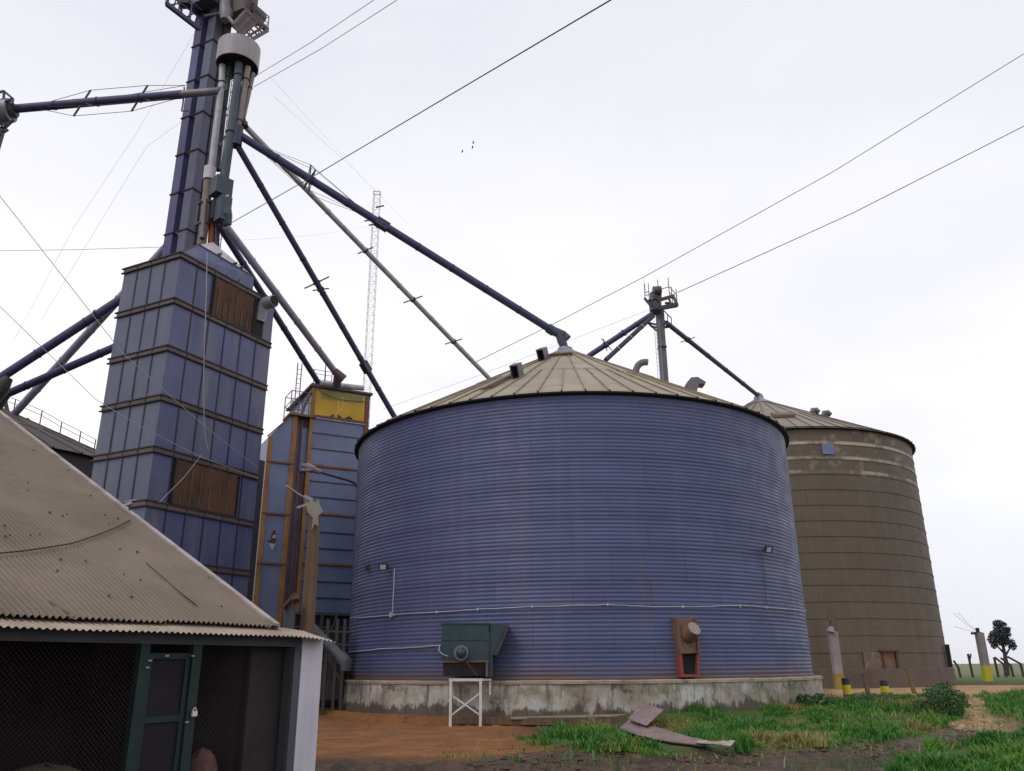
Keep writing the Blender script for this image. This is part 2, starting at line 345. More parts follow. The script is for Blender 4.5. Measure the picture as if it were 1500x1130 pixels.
GRASS3 = gpoly([(1432, 1020), (1500, 1016), (1600, 1014), (1600, 1048), (1500, 1050), (1450, 1040)], 0)
GRASS4 = [(60, 80), (140, 80), (140, 105), (62, 105)]
PALE = gpoly([(1205, 1006), (1300, 1004), (1400, 1004), (1560, 1004), (1600, 1016), (1440, 1022), (1470, 1055), (1400, 1062), (1385, 1040), (1405, 1022), (1240, 1030), (1200, 1036)], 0)
STRAY = gpoly([(640, 1112), (760, 1070), (1000, 1092), (1240, 1092), (1420, 1040), (1500, 1050), (1500, 1090), (1300, 1130), (900, 1130)], -.2)
SHEETS = [gpoly([(904, 1060), (925, 1048), (942, 1028), (974, 1039), (954, 1062), (1042, 1084), (1080, 1084), (1072, 1097), (1030, 1097), (975, 1091), (935, 1082), (904, 1072)], -.05)]
PUD = gpoly([(1050, 1116), (1110, 1108), (1190, 1106), (1240, 1111), (1290, 1120), (1290, 1170), (1000, 1170)], -.28)
PUD2 = gpoly([(1275, 1101), (1300, 1096), (1330, 1097), (1318, 1104), (1290, 1106)], -.28)
ORANGE = gpoly([(380, 1020), (500, 1025), (560, 1052), (770, 1060), (780, 1078), (870, 1098), (700, 1112), (560, 1112), (380, 1110)], GZ)
def soft(poly, X, Y, nx, amp, rad):
    # jittered membership: average of several offset tests, for soft ragged edges
    acc = np.zeros(X.shape)
    for k in range(6):
        a = k*PI/3; acc += poly_in(poly, X+math.cos(a)*rad+nx*amp, Y+math.sin(a)*rad+nx[::-1]*0+nx*amp*.6)
    return acc/6
def make_ground():
    rs = [2.5]
    while rs[-1] < 13: rs.append(rs[-1]*1.04)
    while rs[-1] < 46: rs.append(rs[-1]*1.0065)
    while rs[-1] < 130: rs.append(rs[-1]*1.03)
    while rs[-1] < 9000: rs.append(rs[-1]*1.35)
    az = list(np.radians(np.concatenate([np.arange(-180, -36, 6.0), np.arange(-36, -16, .6), np.arange(-16, 36, .17), np.arange(36, 180, 6.0)])))
    R_, A_ = np.meshgrid(rs, az, indexing='ij')
    X = R_*np.sin(A_); Y = R_*np.cos(A_)
    nr, na = X.shape
    fine = (R_ < 130) & (np.abs(A_) < .65)
    n1 = np.zeros(X.shape); n2 = n1.copy(); n3 = n1.copy()
    n1[fine] = pn(X[fine], Y[fine], .35, 3.1); n2[fine] = pn(X[fine], Y[fine], 1.3, 9.7); n4 = np.zeros(X.shape); nearm = fine & (R_ < 45); n4[nearm] = pn(X[nearm]*.8, Y[nearm]*1.6, 1.9, 55., 5)
    n3[fine] = pn(X[fine]*.45, Y[fine]*1.25, 1.0, 21.)
    Z = base_h(X, Y)
    g1 = soft(GRASS1, X, Y, n2, .35, .35); g2 = soft(GRASS2, X, Y, n2, .35, .3); g3 = soft(GRASS3, X, Y, n2, .5, .6)
    grass = np.maximum(np.maximum(g1, g2), g3)
    far = np.clip((R_-80)/10, 0, 1); grass = np.maximum(grass, far)
    pale = soft(PALE, X, Y, n2, .6, .7); orange = soft(ORANGE, X, Y, n2, .3, .5)
    mud = np.clip(1-grass-pale-orange, 0, 1)*np.clip((31-Y)/4, 0, 1)
    Z = Z + fine*(R_ < 60)*(n1*.03+n2*.02*(1-orange*.6) + mud*(n3*.10+n2*.05+np.abs(n4)*.13-.075) + g1*.10 + g2*.10)
    pd = np.maximum(soft(PUD, X, Y, n2, .15, .2), soft(PUD2, X, Y, n2, .1, .08)); Z = Z*(1-pd*.7)+(-.31+n4*.03)*pd*.7
    Z = np.where(np.hypot(X-SC.x, Y-SC.y) < RP+.1, np.minimum(Z, -.05), Z)
    vs = np.stack([X, Y, Z], -1).reshape(-1, 3)
    I = np.arange(nr*na).reshape(nr, na); J = np.roll(I, -1, 1)
    fs = np.stack([I[:-1], I[1:], J[1:], J[:-1]], -1).reshape(-1, 4)
    me = bpy.data.meshes.new('ground')
    me.vertices.add(len(vs)); me.vertices.foreach_set('co', vs.ravel())
    me.loops.add(fs.size); me.loops.foreach_set('vertex_index', fs.ravel().astype(np.int32))
    me.polygons.add(len(fs)); me.polygons.foreach_set('loop_start', np.arange(0, fs.size, 4, dtype=np.int32))
    me.polygons.foreach_set('use_smooth', np.ones(len(fs), bool))
    me.update(); me.validate()
    at = me.attributes.new('soil', 'FLOAT_COLOR', 'POINT')
    colr = np.stack([grass, pale, orange, mud], -1).reshape(-1, 4).astype(np.float32)
    at.data.foreach_set('color', colr.ravel())
    o = bpy.data.objects.new('ground', me); C.objects.link(o); o['kind'] = 'structure'
    m, nt, b = newmat('yard_soil'); tc = nt.nodes.new('ShaderNodeTexCoord').outputs['Object']
    an = nt.nodes.new('ShaderNodeAttribute'); an.attribute_name = 'soil'
    sc = nt.nodes.new('ShaderNodeSeparateColor'); nt.links.new(an.outputs['Color'], sc.inputs[0])
    nb = noise_tex(nt, tc, .8, 8, .7); nf = noise_tex(nt, tc, 5, 8, .75); nm = noise_tex(nt, tc, 2.0, 8, .7)
    earth = mixc(nt, ramp(nt, nf, .35, .65), (.100, .060, .034), (.052, .034, .023))
    mudc = mixc(nt, ramp(nt, nm, .38, .62), (.042, .028, .019), (.120, .075, .043))
    palec = mixc(nt, ramp(nt, nf, .35, .65), (.52, .34, .17), (.36, .22, .11))
    palec = mixc(nt, ramp(nt, nb, .5, .68), palec, (.17, .10, .06))
    orc = mixc(nt, ramp(nt, nb, .36, .62), (.330, .145, .050), (.205, .088, .036))
    orc = mixc(nt, ramp(nt, nf, .52, .68, 0, .65), orc, (.080, .046, .028))
    orc = mixc(nt, ramp(nt, noise_tex(nt, tc, 1.0, 6, .7, (.5, 2.2, 1)), .54, .66, 0, .7), orc, (.10, .052, .030))
    grs = mixc(nt, ramp(nt, nm, .4, .65), (.040, .095, .016), (.095, .115, .028))
    ln = nt.nodes.new('ShaderNodeVectorMath'); ln.operation = 'LENGTH'; nt.links.new(tc, ln.inputs[0])
    grs = mixc(nt, ramp(nt, ln.outputs['Value'], 95, 200), grs, mixc(nt, ramp(nt, noise_tex(nt, tc, .012, 5, .6), .4, .6), (.20, .185, .095), (.14, .16, .07)))  # far field: tan ground tone with pale haze put into the colour
    col = mixc(nt, an.outputs['Alpha'], earth, mudc)
    col = mixc(nt, sc.outputs[2], col, orc); col = mixc(nt, sc.outputs[1], col, palec); col = mixc(nt, sc.outputs[0], col, grs)
    nt.links.new(col, b.inputs['Base Color'])
    nt.links.new(ramp(nt, an.outputs['Alpha'], 0, 1, .95, .55), b.inputs['Roughness'])
    b.inputs['Specular IOR Level'].default_value = .3
    bn = nt.nodes.new('ShaderNodeBump'); bn.inputs['Strength'].default_value = .7; bn.inputs['Distance'].default_value = .05
    nt.links.new(math_(nt, 'ADD', nf, noise_tex(nt, tc, 14, 6, .7)), bn.inputs['Height']); nt.links.new(bn.outputs[0], b.inputs['Normal'])
    me.materials.append(m)
    return o
ground = make_ground()
# puddles: thin sheets of muddy water lying in the ruts
def puddle(pix, name='puddle'):
    c = [G(px, py, -.305) for px, py in pix]
    mb = MB(); mb.add(c, [tuple(range(len(c)))])
    m, nt, b = newmat('muddy_water'); b.inputs['Base Color'].default_value = (.05, .042, .038, 1); b.inputs['Roughness'].default_value = .12
    tc = nt.nodes.new('ShaderNodeTexCoord').outputs['Object']; bn = nt.nodes.new('ShaderNodeBump'); bn.inputs['Strength'].default_value = .08
    nt.links.new(noise_tex(nt, tc, 3, 3, .5), bn.inputs['Height']); nt.links.new(bn.outputs[0], b.inputs['Normal'])
    o = mb.build(name, m); o['kind'] = 'structure'; return o
puddle([(1000, 1190), (1040, 1112), (1110, 1104), (1200, 1102), (1260, 1108), (1320, 1120), (1320, 1190)], 'puddle_water')
puddle([(1265, 1103), (1300, 1093), (1340, 1095), (1325, 1108), (1285, 1110)], 'puddle_water')
from mathutils.bvhtree import BVHTree
_gm = ground.data
GBVH = BVHTree.FromPolygons([v.co for v in _gm.vertices], [p.vertices for p in _gm.polygons if 8 < p.center.y < 62 and abs(p.center.x) < 30])
def litter(name, label, cat, zone, excl, count, rmin, rvar, m, dens0, seed):
    xs = [p[0] for p in zone]; ys = [p[1] for p in zone]; n = count*5
    X = rng.uniform(min(xs), max(xs), n); Y = rng.uniform(min(ys), max(ys), n)
    k = poly_in(zone, X, Y) & (rng.uniform(0, 1, n) < np.clip(dens0+pn(X, Y, .8, seed, 3)*1.8, 0, 1))
    for e in excl: k &= ~poly_in(e, X, Y)
    X, Y = X[k][:count], Y[k][:count]
    octa = np.array([(1, 0, 0), (.3, .95, 0), (-.8, .6, 0), (-.8, -.6, 0), (.3, -.95, 0), (0, 0, .75), (0, 0, -.75)]); fc = [(0, 1, 5), (1, 2, 5), (2, 3, 5), (3, 4, 5), (4, 0, 5), (1, 0, 6), (2, 1, 6), (3, 2, 6), (4, 3, 6), (0, 4, 6)]
    vs, fs = [], []
    for x, y in zip(X, Y):
        h = GBVH.ray_cast(Vector((x, y, 3)), Vector((0, 0, -1)))[0]
        if h is None: continue
        r = rmin+rvar*rng.random()**3; a = rng.uniform(0, 6.3); ca, sa = math.cos(a), math.sin(a); o = len(vs)
        for v in octa*(1+rng.uniform(-.25, .25, (7, 1))): vs.append((x+(v[0]*ca-v[1]*sa)*r*1.5, y+(v[0]*sa+v[1]*ca)*r*1.2, h.z+v[2]*r*.8))
        fs += [tuple(i+o for i in f) for f in fc]
    me = bpy.data.meshes.new(name); me.from_pydata(vs, [], fs); me.materials.append(m)
    o = bpy.data.objects.new(name, me); C.objects.link(o); tag(o, label, cat, kind='stuff')
litter('mud_clods', 'dark lumps of churned mud along the wheel ruts', 'mud', gpoly([(690, 1120), (780, 1100), (860, 1096), (1080, 1101), (1240, 1092), (1345, 1070), (1400, 1066), (1440, 1075), (1340, 1104), (1290, 1140), (1000, 1150), (560, 1150)], GZ), [PUD], 4600, .018, .055,
       mat('clod_mud', (.095, .064, .042), (.042, .030, .023), .9, .75, bump=.4, bscale=30), .45, 12.)
litter('pebbles', 'small stones and crumbs of soil strewn over the bare orange earth', 'stones', gpoly([(400, 1030), (500, 1030), (560, 1054), (770, 1062), (800, 1080), (860, 1100), (700, 1130), (400, 1130)], GZ), [], 1700, .010, .035,
       mat('pebble', (.20, .12, .075), (.09, .062, .045), 1.5, .9), .35, 33.)
litter('sand_clumps', 'pale crumbly lumps on the dirt track at right', 'soil', gpoly([(1385, 1066), (1410, 1022), (1445, 1022), (1470, 1055), (1420, 1075)], 0), [], 700, .02, .09,
       mat('sand_clump', (.50, .33, .18), (.30, .18, .10), 1.2, .9), .6, 63.)
# ------------------------------------------------------------------ grass
def grass_blades():
    zs = [(GRASS1, 120000, -.12, .21), (GRASS2, 70000, -.2, .21), (GRASS3, 20000, 0, .2), (STRAY, 2200, -.2, .12)]
    allv, allc, tot = [], [], 0
    for poly, n, z, hh in zs:
        xs = np.array([p[0] for p in poly]); ys = np.array([p[1] for p in poly])
        X = rng.uniform(xs.min()-.6, xs.max()+.6, n*4); Y = rng.uniform(ys.min()-.8, ys.max()+.8, n*4)
        tx = pn(X, Y, .7, 5.5, 3); ty2 = pn(X, Y, 1.9, 15.5, 3); keep = poly_in(poly, X+tx*1.1+ty2*.5, Y+tx*1.3+ty2*.9)
        dens = pn(X, Y, .55, 31., 3); keep &= rng.uniform(0, 1, X.size) < np.clip(.78+dens*1.7, .04, 1)
        for ex in SHEETS: keep &= ~poly_in(ex, X, Y)
        X, Y, tx, dens = X[keep][:n], Y[keep][:n], tx[keep][:n], dens[keep][:n]
        if X.size == 0: continue
        clump = np.clip(.72+pn(X, Y, 1.1, 44., 4)*2.0, .25, 2.3)
        h = hh*clump*rng.uniform(.45, 1.15, X.size)
        Z = base_h(X, Y)+.06
        a = rng.uniform(0, 2*PI, X.size); w = rng.uniform(.010, .022, X.size)
        lean = h*rng.uniform(.1, .8, X.size); la = rng.uniform(0, 2*PI, X.size)+tx*2
        dx, dy = np.cos(a)*w, np.sin(a)*w; lx, ly = np.cos(la)*lean, np.sin(la)*lean
        b0 = np.stack([X-dx, Y-dy, Z], -1); b1 = np.stack([X+dx, Y+dy, Z], -1)
        m0 = np.stack([X-dx*.7+lx*.35, Y-dy*.7+ly*.35, Z+h*.6], -1); m1 = np.stack([X+dx*.7+lx*.35, Y+dy*.7+ly*.35, Z+h*.6], -1)
        tp = np.stack([X+lx, Y+ly, Z+h*rng.uniform(.7, 1.0, X.size)], -1)
        allv.append(np.stack([b0, b1, m1, m0, tp], 1).reshape(-1, 3))
        hue = np.clip(.42+pn(X, Y, .35, 70., 4)*1.7+rng.normal(0, .13, X.size)-.012*(X-8), 0, 1)
        if poly is GRASS2: hue = np.clip(hue*.55+.02, 0, 1)
        dead = rng.uniform(0, 1, X.size) < .04; hue[dead] = 1.0
        allc.append(np.repeat(hue, 5))
    v = np.concatenate(allv); hu = np.concatenate(allc); nb = len(v)//5
    base = np.arange(nb)[:, None]*5
    quads = base+np.array([0, 1, 2, 3]); tris = base+np.array([3, 2, 4])
    li = np.concatenate([quads.ravel(), tris.ravel()]).astype(np.int32)
    ls = np.concatenate([np.arange(nb)*4, nb*4+np.arange(nb)*3]).astype(np.int32)
    me = bpy.data.meshes.new('grass'); me.vertices.add(len(v)); me.vertices.foreach_set('co', v.ravel())
    me.loops.add(len(li)); me.loops.foreach_set('vertex_index', li)
    me.polygons.add(len(ls)); me.polygons.foreach_set('loop_start', ls); me.update(); me.validate()
    at = me.attributes.new('hue', 'FLOAT', 'POINT'); at.data.foreach_set('value', hu.astype(np.float32))
    m, nt, b = newmat('grass_blade'); an = nt.nodes.new('ShaderNodeAttribute'); an.attribute_name = 'hue'
    col = mixc(nt, ramp(nt, an.outputs['Fac'], .25, .6), (.036, .165, .014), (.090, .235, .020))
    col = mixc(nt, ramp(nt, an.outputs['Fac'], .62, 1.0), col, (.25, .225, .07))
    nt.links.new(col, b.inputs['Base Color']); b.inputs['Roughness'].default_value = .6
    b.inputs['Transmission Weight'].default_value = 0
    me.materials.append(m)
    o = bpy.data.objects.new('grass', me); C.objects.link(o)
    tag(o, 'rough green grass growing over the muddy yard', 'grass', kind='stuff')
grass_blades()
def leafmat(name, a, b_):
    m, nt, b = newmat(name); tc = nt.nodes.new('ShaderNodeTexCoord').outputs['Object']
    nt.links.new(mixc(nt, ramp(nt, noise_tex(nt, tc, 2.5, 4, .7), .35, .65), a, b_), b.inputs['Base Color']); b.inputs['Roughness'].default_value = .6
    return m
def leaves(mb, c, r, n, size):
    for _ in range(n):
        while True:
            d = Vector((random.uniform(-1, 1), random.uniform(-1, 1), random.uniform(-1, 1)))
            if .15 < d.length <= 1: break
        p = Vector(c)+Vector((d.x*r[0], d.y*r[1], d.z*r[2]))
        a = Vector((random.gauss(0, 1), random.gauss(0, 1), random.gauss(0, .7))).normalized(); u = a.orthogonal().normalized()
        s = size*random.uniform(.6, 1.3); w = a.cross(u)*s*.4
        mb.add([p-u*s*.5, p+w, p+u*s*.6, p-w], [(0, 1, 2, 3)])
def gz(x, y): return float(base_h(np.array([x]), np.array([y]))[0])
LEAF = leafmat('bush_leaf', (.036, .098, .026), (.075, .150, .045)); LEAF2 = leafmat('tree_leaf', (.018, .020, .030), (.035, .04, .04))
def bush(px, py, w, h, n, label, leaf=.11):
    g = G(px, py, 0); g.z = gz(g.x, g.y)
    t = thing('bush', label, 'bush', g)
    mb = MB()
    for _ in range(9): mb.tube([g, g+Vector((random.uniform(-.3, .3)*w, random.uniform(-.3, .3)*w, h*random.uniform(.5, .8)))], [.015, .006], 5)
    mb.build('stem', M['stake'], t)
    mb = MB()
    for _ in range(16):
        c = g+Vector((random.uniform(-.40, .40)*w, random.uniform(-.35, .35)*w, h*random.uniform(.12, .72)))
        leaves(mb, c, (w*.22, w*.22, h*.24), n//16, leaf)
    mb.build('foliage', LEAF, t)
bush(1384, 1047, 1.6, 1.25, 8000, 'round dark green bush beside the pale dirt track', .06)
bush(1192, 1040, .95, .62, 900, 'small leafy weed bush at the right corner of the concrete plinth', .12)
bush(1268, 1034, 2.2, .6, 3600, 'low spreading weed bush beneath the yellow and black posts', .055)
# ------------------------------------------------------------------ blue silo
def silo_roof(c, R, ze, za, rcap, nrib, nrib2, mats, name='roof', over=.16, ribh=.055, ribw=.045):
    mb = MB(); k = (za-ze)/R
    zz = lambda r: za-k*r
    mb.lathe(c, [(R+over, zz(R+over)-.03), (R+over, zz(R+over)), (R*.55, zz(R*.55)), (R*.549, zz(R*.549)+.025), (rcap, zz(rcap)+.025), (.2, zz(.2)+.05)], nrib*2)
    mb.mi = 1
    def rib(a, r0, r1, lift):
        d = Vector((math.cos(a), math.sin(a), 0)); n = Vector((d.x*k, d.y*k, 1)).normalized(); t = Vector((-d.y, d.x, 0))
        p = Vector((c[0], c[1], c[2]))+d*r0+Vector((0, 0, zz(r0)+lift)); q = Vector((c[0], c[1], c[2]))+d*r1+Vector((0, 0, zz(r1)+lift))
        mb.obox(p-t*ribw/2-n*.02, q-p, t*ribw, n*(ribh+.02))
    for i in range(nrib): rib(2*PI*i/nrib, R*.55, R+over, 0)
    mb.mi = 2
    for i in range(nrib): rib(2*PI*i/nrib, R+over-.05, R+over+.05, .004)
    mb.mi = 1
    for i in range(nrib2): rib(2*PI*i/nrib2, rcap, R*.56, .025)
    return mb, zz
ZE, ZA, ZP = 11.84, 17.75, 1.165
silo = thing('grain_silo', 'large blue corrugated grain silo with tan cone roof on a concrete plinth', 'silo', SC)
mb = MB(); prof = []; z = ZP-.02; W = .1475
while z < ZE+.02: prof.append((R1+.009*math.sin(2*PI*z/W)+.007*math.sin(2*PI*z/1.14), z)); z += W/8
mb.lathe(SC, prof, 200); mb.build('wall', M['wall1'], silo, smooth=80)
mb, zz1 = silo_roof(SC, R1, ZE+.02, ZA, 1.1, 72, 36, None, over=.17); mb.build('roof', [M['tan_roof'], M['rib'], M['black']], silo)
mb = MB(); mb.lathe(SC, [(R1+.015, ZE-.20), (R1+.12, ZE-.16), (R1+.20, ZE-.145), (R1+.205, ZE-.085), (R1+.15, ZE-.075), (R1-.1, ZE-.02)], 160); mb.build('eave_gutter', M['black'], silo, smooth=40)
mb = MB(); mb.lathe(SC, [(1.15, zz1(1.15)+.03), (1.12, zz1(1.15)+.10), (.42, zz1(.42)+.14), (.40, zz1(.40)+.26), (.36, zz1(.40)+.28), (.3, zz1(.4)+.28)], 40); mb.build('roof_cap', M['galv'], silo, smooth=40)
mb = MB(); n = 180
for (r0, z0), (r1, z1) in (((RP, -.4), (RP, ZP-.10)),):
    prof = [(RP+.05, -.5), (RP+.02, .1), (RP, .5), (RP-.01, ZP-.12)]
mb.lathe(SC, prof, n)
for i, v in enumerate(mb.v):
    d = Vector((v[0]-SC.x, v[1]-SC.y, 0)); k = 1+.0022*noise.fractal((v[0]*.8, v[1]*.8, v[2]*1.5), .8, 2., 4)
    mb.v[i] = (SC.x+d.x*k, SC.y+d.y*k, v[2])
pl = mb.build('plinth', M['conc_plinth'], silo, smooth=30)
mb = MB(); mb.lathe(SC, [(RP-.05, ZP-.12), (RP+.035, ZP-.12), (RP+.04, ZP-.03), (RP+.0, ZP), (R1-.3, ZP+.01)], n)
for i, v in enumerate(mb.v):
    d = Vector((v[0]-SC.x, v[1]-SC.y, 0)); k = 1+.003*noise.fractal((v[0]*1.2, v[1]*1.2, v[2]*2.5), .8, 2., 4)
    mb.v[i] = (SC.x+d.x*k, SC.y+d.y*k, v[2]+.02*noise.noise((v[0]*.9, v[1]*.9, 4)))
mb.build('plinth_rim', M['conc_rim'], pl, smooth=30) if False else mb.build('plinth_rim', M['conc_rim'], silo, smooth=30)
def on_roof(c, az_deg, r, zz):                    # a frame on a cone roof: point, outward, tangent, normal
    a = math.radians(az_deg); d = Vector((math.cos(a), math.sin(a), 0)); k = zz(0)-zz(1)
    return Vector((c[0], c[1], 0))+d*r+Vector((0, 0, zz(r))), (d-Vector((0, 0, k))).normalized(), Vector((-d.y, d.x, 0)), Vector((d.x*k, d.y*k, 1)).normalized()
def roof_hit(px, py, c, zz):                      # ray against cone, nearest
    a = ray(px, py); best = None
    for i in range(2000, 12000):
        t = i*.01; x, y, z = a.x*t, a.y*t, EYE+a.z*t
        r = math.hypot(x-c[0], y-c[1])
        if r < 13 and z <= zz(r): best = (math.degrees(math.atan2(y-c[1], x-c[0])), r); break
    return best
def box_vent(px, py, label=None):
    h = roof_hit(px, py, SC, zz1)
    if not h: return
    p, o_, t, nn = on_roof(SC, h[0], h[1], zz1)
    mb = MB(); w = .38
    mb.obox(p-t*w/2-o_*.3, t*w, o_*.12, nn*.62); mb.obox(p-t*w/2-o_*.18+nn*.57, t*w, o_*.55, nn*.05)
    mb.obox(p-t*w/2-o_*.18, t*.04, o_*.5, nn*.57); mb.obox(p+t*(w/2-.04)-o_*.18, t*.04, o_*.5, nn*.57)
    mb.mi = 1; mb.obox(p-t*(w/2-.04)-o_*.17, t*(w-.08), o_*.02, nn*.57)
    mb.build('roof_vent', [M['vent'], M['dark']], silo)
box_vent(797, 528); box_vent(759, 553)
def roof_plate(px, py, w, d, h, m, name):
    hh = roof_hit(px, py, SC, zz1)
    if not hh: return
    p, o_, t, nn = on_roof(SC, hh[0], hh[1], zz1)
    mb = MB(); mb.obox(p-t*w/2-o_*d/2+nn*.02, t*w, o_*d, nn*h); mb.obox(p-t*(w/2+.05)+o_*(d/2), t*(w+.1), o_*.05, nn*(h+.06))
    mb.build(name, m, silo)
roof_plate(822, 521, 1.1, .55, .10, [M['rib_dark']], 'roof_hatch')
hh = roof_hit(726, 563, SC, zz1) or (230, 7)
p, o_, t, nn = on_roof(SC, hh[0], hh[1], zz1)
mb = MB(); mb.obox(p-t*.1-o_*1.4+nn*.06, t*.28, o_*2.8, nn*.06); mb.obox(p+t*.35-o_*1.1+nn*.06, t*.06, o_*2.4, nn*.05)
mb.build('roof_ladder', M['rib_dark'], silo)
def gooseneck(px, py, r, size, bend, c=SC, par=None, Y=None):
    p = P(px, py, Y); mb = MB(); rr = math.hypot(p.x-c[0], p.y-c[1])
    pts = [p+Vector((-.12, 0, -.6)), p+Vector((0, 0, 0))]
    for i in range(1, 7):
        a = math.radians(25)+i/6*math.radians(bend); pts.append(p+Vector((size*(1-math.cos(a)), 0, size*math.sin(a)-.1)))
    mb.tube(pts, r, 14, cap=True); e = pts[-1]; d = (pts[-1]-pts[-2]).normalized()
    mb.mi = 1; mb.tube([e+d*.004, e+d*.012], r*.86, 14)
    mb.build('gooseneck_vent', [M['vent'], M['black']], par, smooth=50)
def roof_y(px, py, c, zz): # depth where the roof silhouette is (tangent point)
    a = ray(px, py); best = (9e9, 40)
    for i in range(2500, 6000):
        t = i*.01; x, y, z = a.x*t, a.y*t, EYE+a.z*t; r = math.hypot(x-c[0], y-c[1])
        dd = z-zz(r)
        if r < R1 and dd < best[0]: best = (dd, y)
    return best[1]
gooseneck(932, 541, .165, .46, 80, par=silo, Y=roof_y(931, 541, SC, zz1))
# big sheet-metal hood
yv = roof_y(1012, 566, SC, zz1); p = P(1012, 566, yv); mb = MB()
sec = [(-.24, -.35), (-.22, .10), (-.02, .32), (.28, .34), (.62, .10), (.58, .0), (.32, .03), (.18, -.35)]
f = [p+Vector((x, -.3, z)) for x, z in sec]; b_ = [p+Vector((x, .3, z)) for x, z in sec]; n = len(sec)
mb.add(f+b_, [tuple(range(n)), tuple(range(2*n-1, n-1, -1))]+[(i, i+n, (i+1) % n+n, (i+1) % n) for i in range(n)])
mb.mi = 1; mb.quad(*(p+Vector((x, y, z)) for x, y, z in ((.625, -.26, .09), (.625, .26, .09), (.59, .26, .005), (.59, -.26, .005))))
mb.build('roof_vent', [M['vent'], M['black']], silo)
# silo wall fittings --------------------------------------------------
def wall_pt(px, py, off=.05):
    a, z = hit_cyl(px, py, SC, R1+off); return Vector((SC.x+(R1+off)*math.cos(a), SC.y+(R1+off)*math.sin(a), z)), Vector((math.cos(a), math.sin(a), 0)), Vector((-math.sin(a), math.cos(a), 0))
def wall_run(pix, r, off=.05, sub=6, sag=.012):
    out = []
    for (x0, y0), (x1, y1) in zip(pix[:-1], pix[1:]):
        for i in range(sub):
            t = i/sub; p, o_, t_ = wall_pt(x0+(x1-x0)*t, y0+(y1-y0)*t, off); p.z += random.uniform(-sag, sag); out.append(p)
    out.append(wall_pt(*pix[-1], off)[0]); return out
mb = MB(); mb.tube(wall_run([(513, 906), (540, 904), (577, 901), (700, 893), (780, 889), (890, 886), (960, 889), (1040, 889), (1085, 887), (1120, 890), (1183, 895)], .02), .019, 6)
for px, py in ((577, 901), (640, 897), (700, 893), (780, 889), (890, 886), (1000, 889), (1084, 888), (1122, 890)):
    p, o_, t = wall_pt(px, py, .05); mb.obox(p-t*.03-Vector((0, 0, .045))-o_*.03, t*.06, o_*.07, (0, 0, .09))
c_ = mb.build('conduit', M['white_pipe'], None, loc=wall_pt(577, 901)[0]); tag(c_, 'long white conduit running round the whole front of the blue silo', 'conduit')
mb = MB(); mb.tube(wall_run([(512, 955), (560, 951), (646, 946)], .02), .022, 6)
c_ = mb.build('conduit', M['white_pipe'], None, loc=wall_pt(577, 950)[0]); tag(c_, 'short white conduit low on the blue silo ending at the green hopper', 'conduit')
mb = MB(); mb.tube(wall_run([(578, 833), (577, 860), (575, 898)], .02, sag=0), .024, 6); p, o_, t = wall_pt(574, 901, .06)
mb.obox(p-t*.07-Vector((0, 0, .09)), t*.14, o_*.08, (0, 0, .18))
c_ = mb.build('conduit', M['white_pipe'], None, loc=wall_pt(577, 898)[0]); tag(c_, 'upright white conduit dropping from the left floodlight on the blue silo', 'conduit')
mb = MB(); mb.tube(wall_run([(1117, 816), (1120, 840), (1121, 862), (1123, 886)], .02, sag=.0), .014, 6)
c_ = mb.build('power_cable', M['dark'], None, loc=wall_pt(1123, 886)[0]); tag(c_, 'dark cable hanging from the right floodlight on the blue silo', 'cable')
def floodlight(px, py, label, face):
    p, o_, t = wall_pt(px, py, .06); T = thing('floodlight', label, 'floodlight', p, 'floodlights on the blue silo')
    ax = Vector((face, -1, -.42)).normalized(); x = ax.cross(Vector((0, 0, 1))).normalized(); u = x.cross(ax)
    c0 = p+o_*.28
    mb = MB(); mb.bar(p, c0-ax*.03, .05); mb.bar(c0-x*.17-ax*.04, c0+x*.17-ax*.04, .03); mb.build('bracket', M['dark'], T)
    mb = MB(); mb.obox(c0-x*.17-u*.15-ax*.04, x*.34, u*.30, ax*.085)
    for s in (-1, 1): mb.obox(c0+x*(.155*s-.015)-u*.15+ax*.045, x*.03, u*.30, ax*.025)
    for s in (-1, 1): mb.obox(c0-x*.14+u*(.135*s-.015)+ax*.045, x*.28, u*.03, ax*.025)
    for i in range(5): mb.obox(c0-x*(.13-.06*i)-u*.12-ax*.09, x*.012, u*.24, ax*.05)
    h = mb.build('housing', M['dark'], T)
    mb = MB(); mb.obox(c0-x*.12-u*.10+ax*.046, x*.24, u*.20, ax*.012); mb.build('lens', M['lamp_glass'], T)
floodlight(570, 831, 'black square floodlight high on the left of the blue silo, white conduit below', -.12)
floodlight(1116, 806, 'black square floodlight near the right edge of the blue silo, dark cable below', .55)
p, o_, t = wall_pt(541, 832, .05); mb = MB(); mb.obox(p-t*.1-Vector((0, 0, .14)), t*.14, o_*.16, (0, 0, .26)); mb.tube([p+Vector((0, 0, .12))+o_*.05, p+Vector((0, 0, .3))+o_*.02], .02, 6)
tag(mb.build('junction_box', M['dark'], None, loc=p), 'tiny dark box on the far left of the blue silo wall', 'box')
